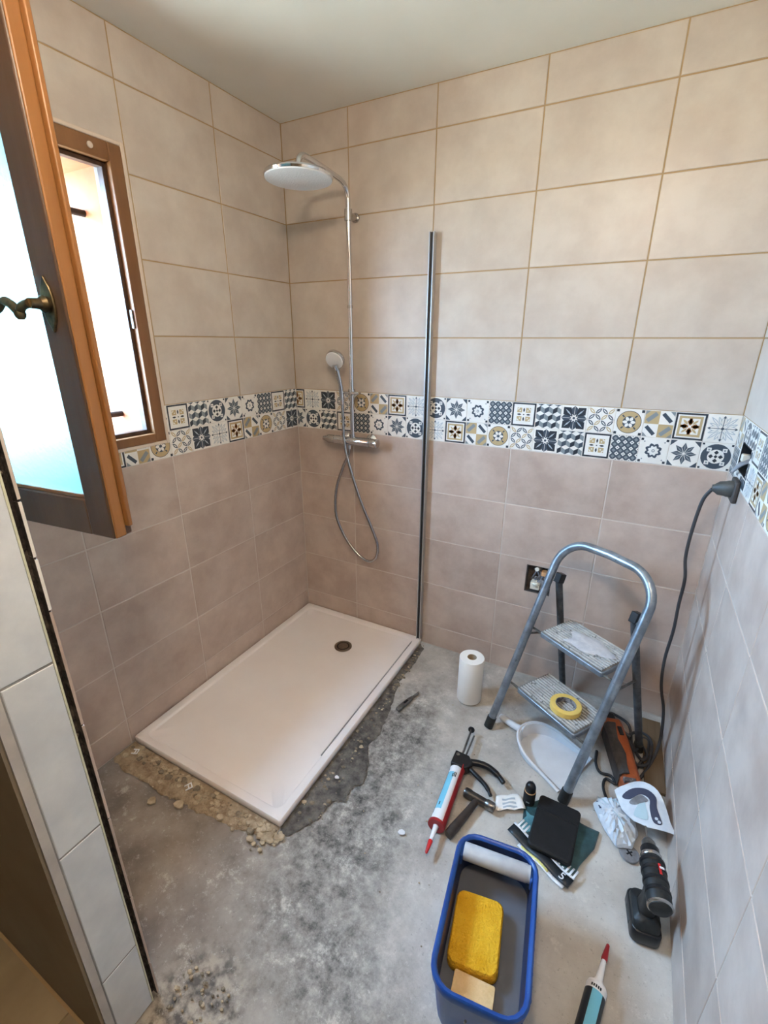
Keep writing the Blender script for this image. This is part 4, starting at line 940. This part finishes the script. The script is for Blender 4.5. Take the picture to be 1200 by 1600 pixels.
mb.build('bag_body', 'bag_white', wb, ang=24)
for q, pts in enumerate(([(-.075, .03, .040), (-.05, .0, .052), (-.02, -.03, .058), (.0, -.045, .058)], [(-.088, .02, .03), (-.078, .0, .036), (-.07, -.012, .038)], [(-.055, .04, .044), (-.03, .03, .056), (-.012, .012, .060)])):
    MB().tube(spline(pts, 4), .0016 if q != 1 else .004, 6).build('fold_print', 'bag_navy' if q == 1 else 'bag_pale', wb)
def smooth(P, n=4):
    V = [Vector((x, y, 0)) for x, y in P]; N_ = len(V); out = []
    for i in range(N_):
        a, b, c, d = V[i-1], V[i], V[(i+1) % N_], V[(i+2) % N_]
        for k in range(n):
            t = k/n; q = .5*((2*b)+(c-a)*t+(2*a-5*b+4*c-d)*t*t+(3*b-a-3*c+d)*t**3); out.append((q.x, q.y))
    return out
def sheet(name, m_, poly, lift, parent, thick=.0012):
    # a curved card: local u,v in metres mapped on a tilted, bowed surface rising to the wall
    b = MB(); b.prism(poly, 0, thick); bm = bmesh.new(); me = bpy.data.meshes.new('t'); me.from_pydata(b.v, [], b.f); bm.from_mesh(me)
    bmesh.ops.triangulate(bm, faces=bm.faces); 
    for _ in range(3): bmesh.ops.subdivide_edges(bm, edges=[e for e in bm.edges if e.calc_length() > .02], cuts=1, use_grid_fill=False); bmesh.ops.triangulate(bm, faces=[f for f in bm.faces if len(f.verts) > 3])
    for v in bm.verts:
        x, y, z = v.co; v.co = (x, y, z+lift+.030+.10*x+.45*max(0, y+.02)*.4+.012*math.sin(20*x)-.9*(x-.04)**2+.004*math.sin(45*y+20*x))
    bm.to_mesh(me); bm.free(); me.materials.append(M_[m_])
    return link(name, me, parent)
card = [(-.035, .03), (-.012, .075), (.03, .098), (.075, .088), (.102, .055), (.122, -.015), (.128, -.05), (.06, -.062), (.02, -.05), (-.015, -.012)]
sheet('label_card', 'bag_white', smooth(card[:7], 3)[:-3]+card[6:], .055, wb)
arc1 = [(-.018, .028), (.01, .062), (.05, .072), (.08, .052), (.083, .01), (.098, -.035), (.075, -.04), (.062, .0), (.06, .035), (.035, .045), (.005, .02)]; arc1 = smooth(arc1)
sheet('dark_blue_print', 'bag_navy', arc1, .0572, wb, .0008)
sheet('pale_print', 'bag_pale', smooth([(.02, -.03), (.058, -.036), (.05, .008), (.045, .022), (.03, .008)]), .0572, wb, .0008)
sheet('print_window', 'bag_grey', smooth([(.004, .012), (.034, .042), (.056, .03), (.05, .02), (.02, .004)]), .0574, wb, .0008)
for u, v in ((.082, -.026), (.09, -.034)): sheet('print_dot', 'bag_white', ngon(u, v, .005, 10), .0585, wb, .0006)
o = MB().lathe([(.030, 0), (.031, .002), (.029, .005), (0, .0055)], (0, 0, 0), seg=24, cap1=False).build('plate', 'bag_grey')
pd = thing('fixing_plate', 'small grey round plate with a black cross slot by the drill chuck', 'plate', (1.823, -.722, .003)); o.parent = pd
MB().box((0, 0, .0055), (.022, .005, .0008), 0, Euler((0, 0, R(45)))).box((0, 0, .0056), (.022, .005, .0008), 0, Euler((0, 0, R(-45)))).build('cross_slot', 'black_matte', pd)

# ------------------------------------------------------------------ rubble by the tray and crumbs
def bed(name, poly, key, label, amp=.006, seed=1):
    rnd = random.Random(seed); bm = bmesh.new()
    P_ = []
    for i, (x, y) in enumerate(poly):
        X, Y = poly[(i+1) % len(poly)]
        for k in range(6):
            t = k/6; j = 0 if (abs(x-X) < .02 and x < .78) or (abs(y-Y) < .002) else .009
            P_.append((x+(X-x)*t+rnd.uniform(-.3*j, j), y+(Y-y)*t+rnd.uniform(-j, .3*j)))
    poly = P_
    vs = [bm.verts.new((x, y, 0)) for x, y in poly]; bm.faces.new(vs)
    bmesh.ops.triangulate(bm, faces=bm.faces)
    for _ in range(6):
        es = [e for e in bm.edges if e.calc_length() > .012]
        if not es: break
        bmesh.ops.subdivide_edges(bm, edges=es, cuts=1); bmesh.ops.triangulate(bm, faces=[f for f in bm.faces if len(f.verts) > 3])
    for v in bm.verts: v.co.z = .0005 if v.is_boundary else .002+rnd.random()*amp
    me = bpy.data.meshes.new(name); bm.to_mesh(me); bm.free(); me.materials.append(M_[key])
    for p in me.polygons: p.use_smooth = True
    o = link(name, me); return tag(o, label, 'rubble', kind='stuff')
bed('mortar_bed', [(.003, -1.192), (.77, -1.192), (.775, -1.225), (.70, -1.245), (.62, -1.268), (.54, -1.27), (.46, -1.285), (.38, -1.283), (.30, -1.30), (.22, -1.29), (.12, -1.30), (.003, -1.285)], 'sand', 'strip of sandy broken mortar along the front of the shower tray')
bed('broken_screed', [(.772, -.02), (.80, -.05), (.81, -.2), (.80, -.32), (.825, -.45), (.85, -.56), (.872, -.66), (.86, -.74), (.90, -.82), (.93, -.90), (.90, -.95), (.915, -1.0), (.87, -1.02), (.86, -1.1), (.82, -1.18), (.78, -1.22), (.771, -1.19)], 'earth_dark', 'dark broken screed edge along the right side of the shower tray', .005, 3)
mb = MB()
for q in range(240):
    x = random.uniform(.02, .77); y = -1.205-abs(random.gauss(0, .028)); r = random.choice((.003, .004, .004, .006, .008, .011))*random.uniform(.7, 1.3)
    mb.blob((x, y, .003+r*.4), (r*1.2, r, r*.6), random.choice((0, 0, 0, 1)), 7, 4, .3)
for q in range(60):
    x = random.uniform(.58, .80); y = random.uniform(-1.25, -1.20); r = random.uniform(.004, .013); mb.blob((x, y, .003+r*.3), (r*1.2, r, r*.45), 0, 7, 4, .3)
o = mb.build('mortar_rubble', ['rubble', 'rubble_dark'], fix=False); tag(o, 'loose mortar crumbs in front of the shower tray', 'rubble', kind='stuff')
mb = MB()
for q in range(170):
    y = random.uniform(-1.15, -.03); x = .785+random.uniform(0, .02+.10*max(0, min(1, -y-.1))*.7); r = random.choice((.002, .003, .004, .006))*random.uniform(.7, 1.4)
    mb.blob((x, y, .002+r*.4), (r*1.2, r, r*.6), random.choice((0, 1, 1)), 6, 4, .3)
for q in range(60):
    x = random.uniform(.80, .96); y = random.uniform(-1.72, -1.58); r = random.uniform(.002, .006); mb.blob((x, y, .001+r*.4), (r*1.2, r, r*.6), random.choice((0, 1)), 6, 4, .3)
for q in range(70):
    x = random.uniform(.3, 1.8); y = random.uniform(-1.6, -.3); r = random.uniform(.0012, .003); mb.blob((x, y, .001+r*.4), (r*1.2, r, r*.6), random.choice((0, 1)), 6, 4, .3)
o = mb.build('floor_crumbs', ['rubble', 'rubble_dark'], fix=False); tag(o, 'small crumbs scattered along the tray side and over the concrete', 'crumbs', kind='stuff')
def clip_piece(loc, rz, label):
    mb = MB(); mb.box((0, .009, .002), (.026, .004, .004)); mb.box((0, -.009, .002), (.026, .004, .004)); mb.box((0, 0, .002), (.004, .018, .004)); mb.box((.011, 0, .002), (.004, .018, .004))
    o = mb.build('tile_clip', 'white_gloss', loc=loc, rot=(R(6), R(-5), rz), bevel=.0008); return tag(o, label, 'tile clip')
clip_piece((.376, -1.236, .010), R(60), 'broken white plastic tile clip on the mortar in front of the tray')
clip_piece((.060, -1.228, .009), R(20), 'broken white plastic tile clip at the corner of tray and left wall')
def chip(loc, r, label, key='rubble', rz=0):
    mb = MB(); mb.prism([(r*math.cos(a)*random.uniform(.75, 1.2), r*math.sin(a)*random.uniform(.6, 1)) for a in [2*PI*j/7 for j in range(7)]], 0, r*.4)
    o = mb.build('mortar_chip', key, loc=loc, rot=(0, 0, rz), bevel=.001); return tag(o, label, 'mortar chip')
chip((1.142, -1.011, .002), .013, 'white crumb lying alone left of the caulking gun nozzle', 'white_plastic')
chip((.30, -1.335, .002), .017, 'flat tan chip on the concrete in front of the mortar strip')
chip((.40, -1.30, .002), .020, 'flat tan chip half buried at the edge of the mortar strip')
chip((.835, -.942, .008), .010, 'thin white splinter on the dark screed beside the tray', 'white_plastic')
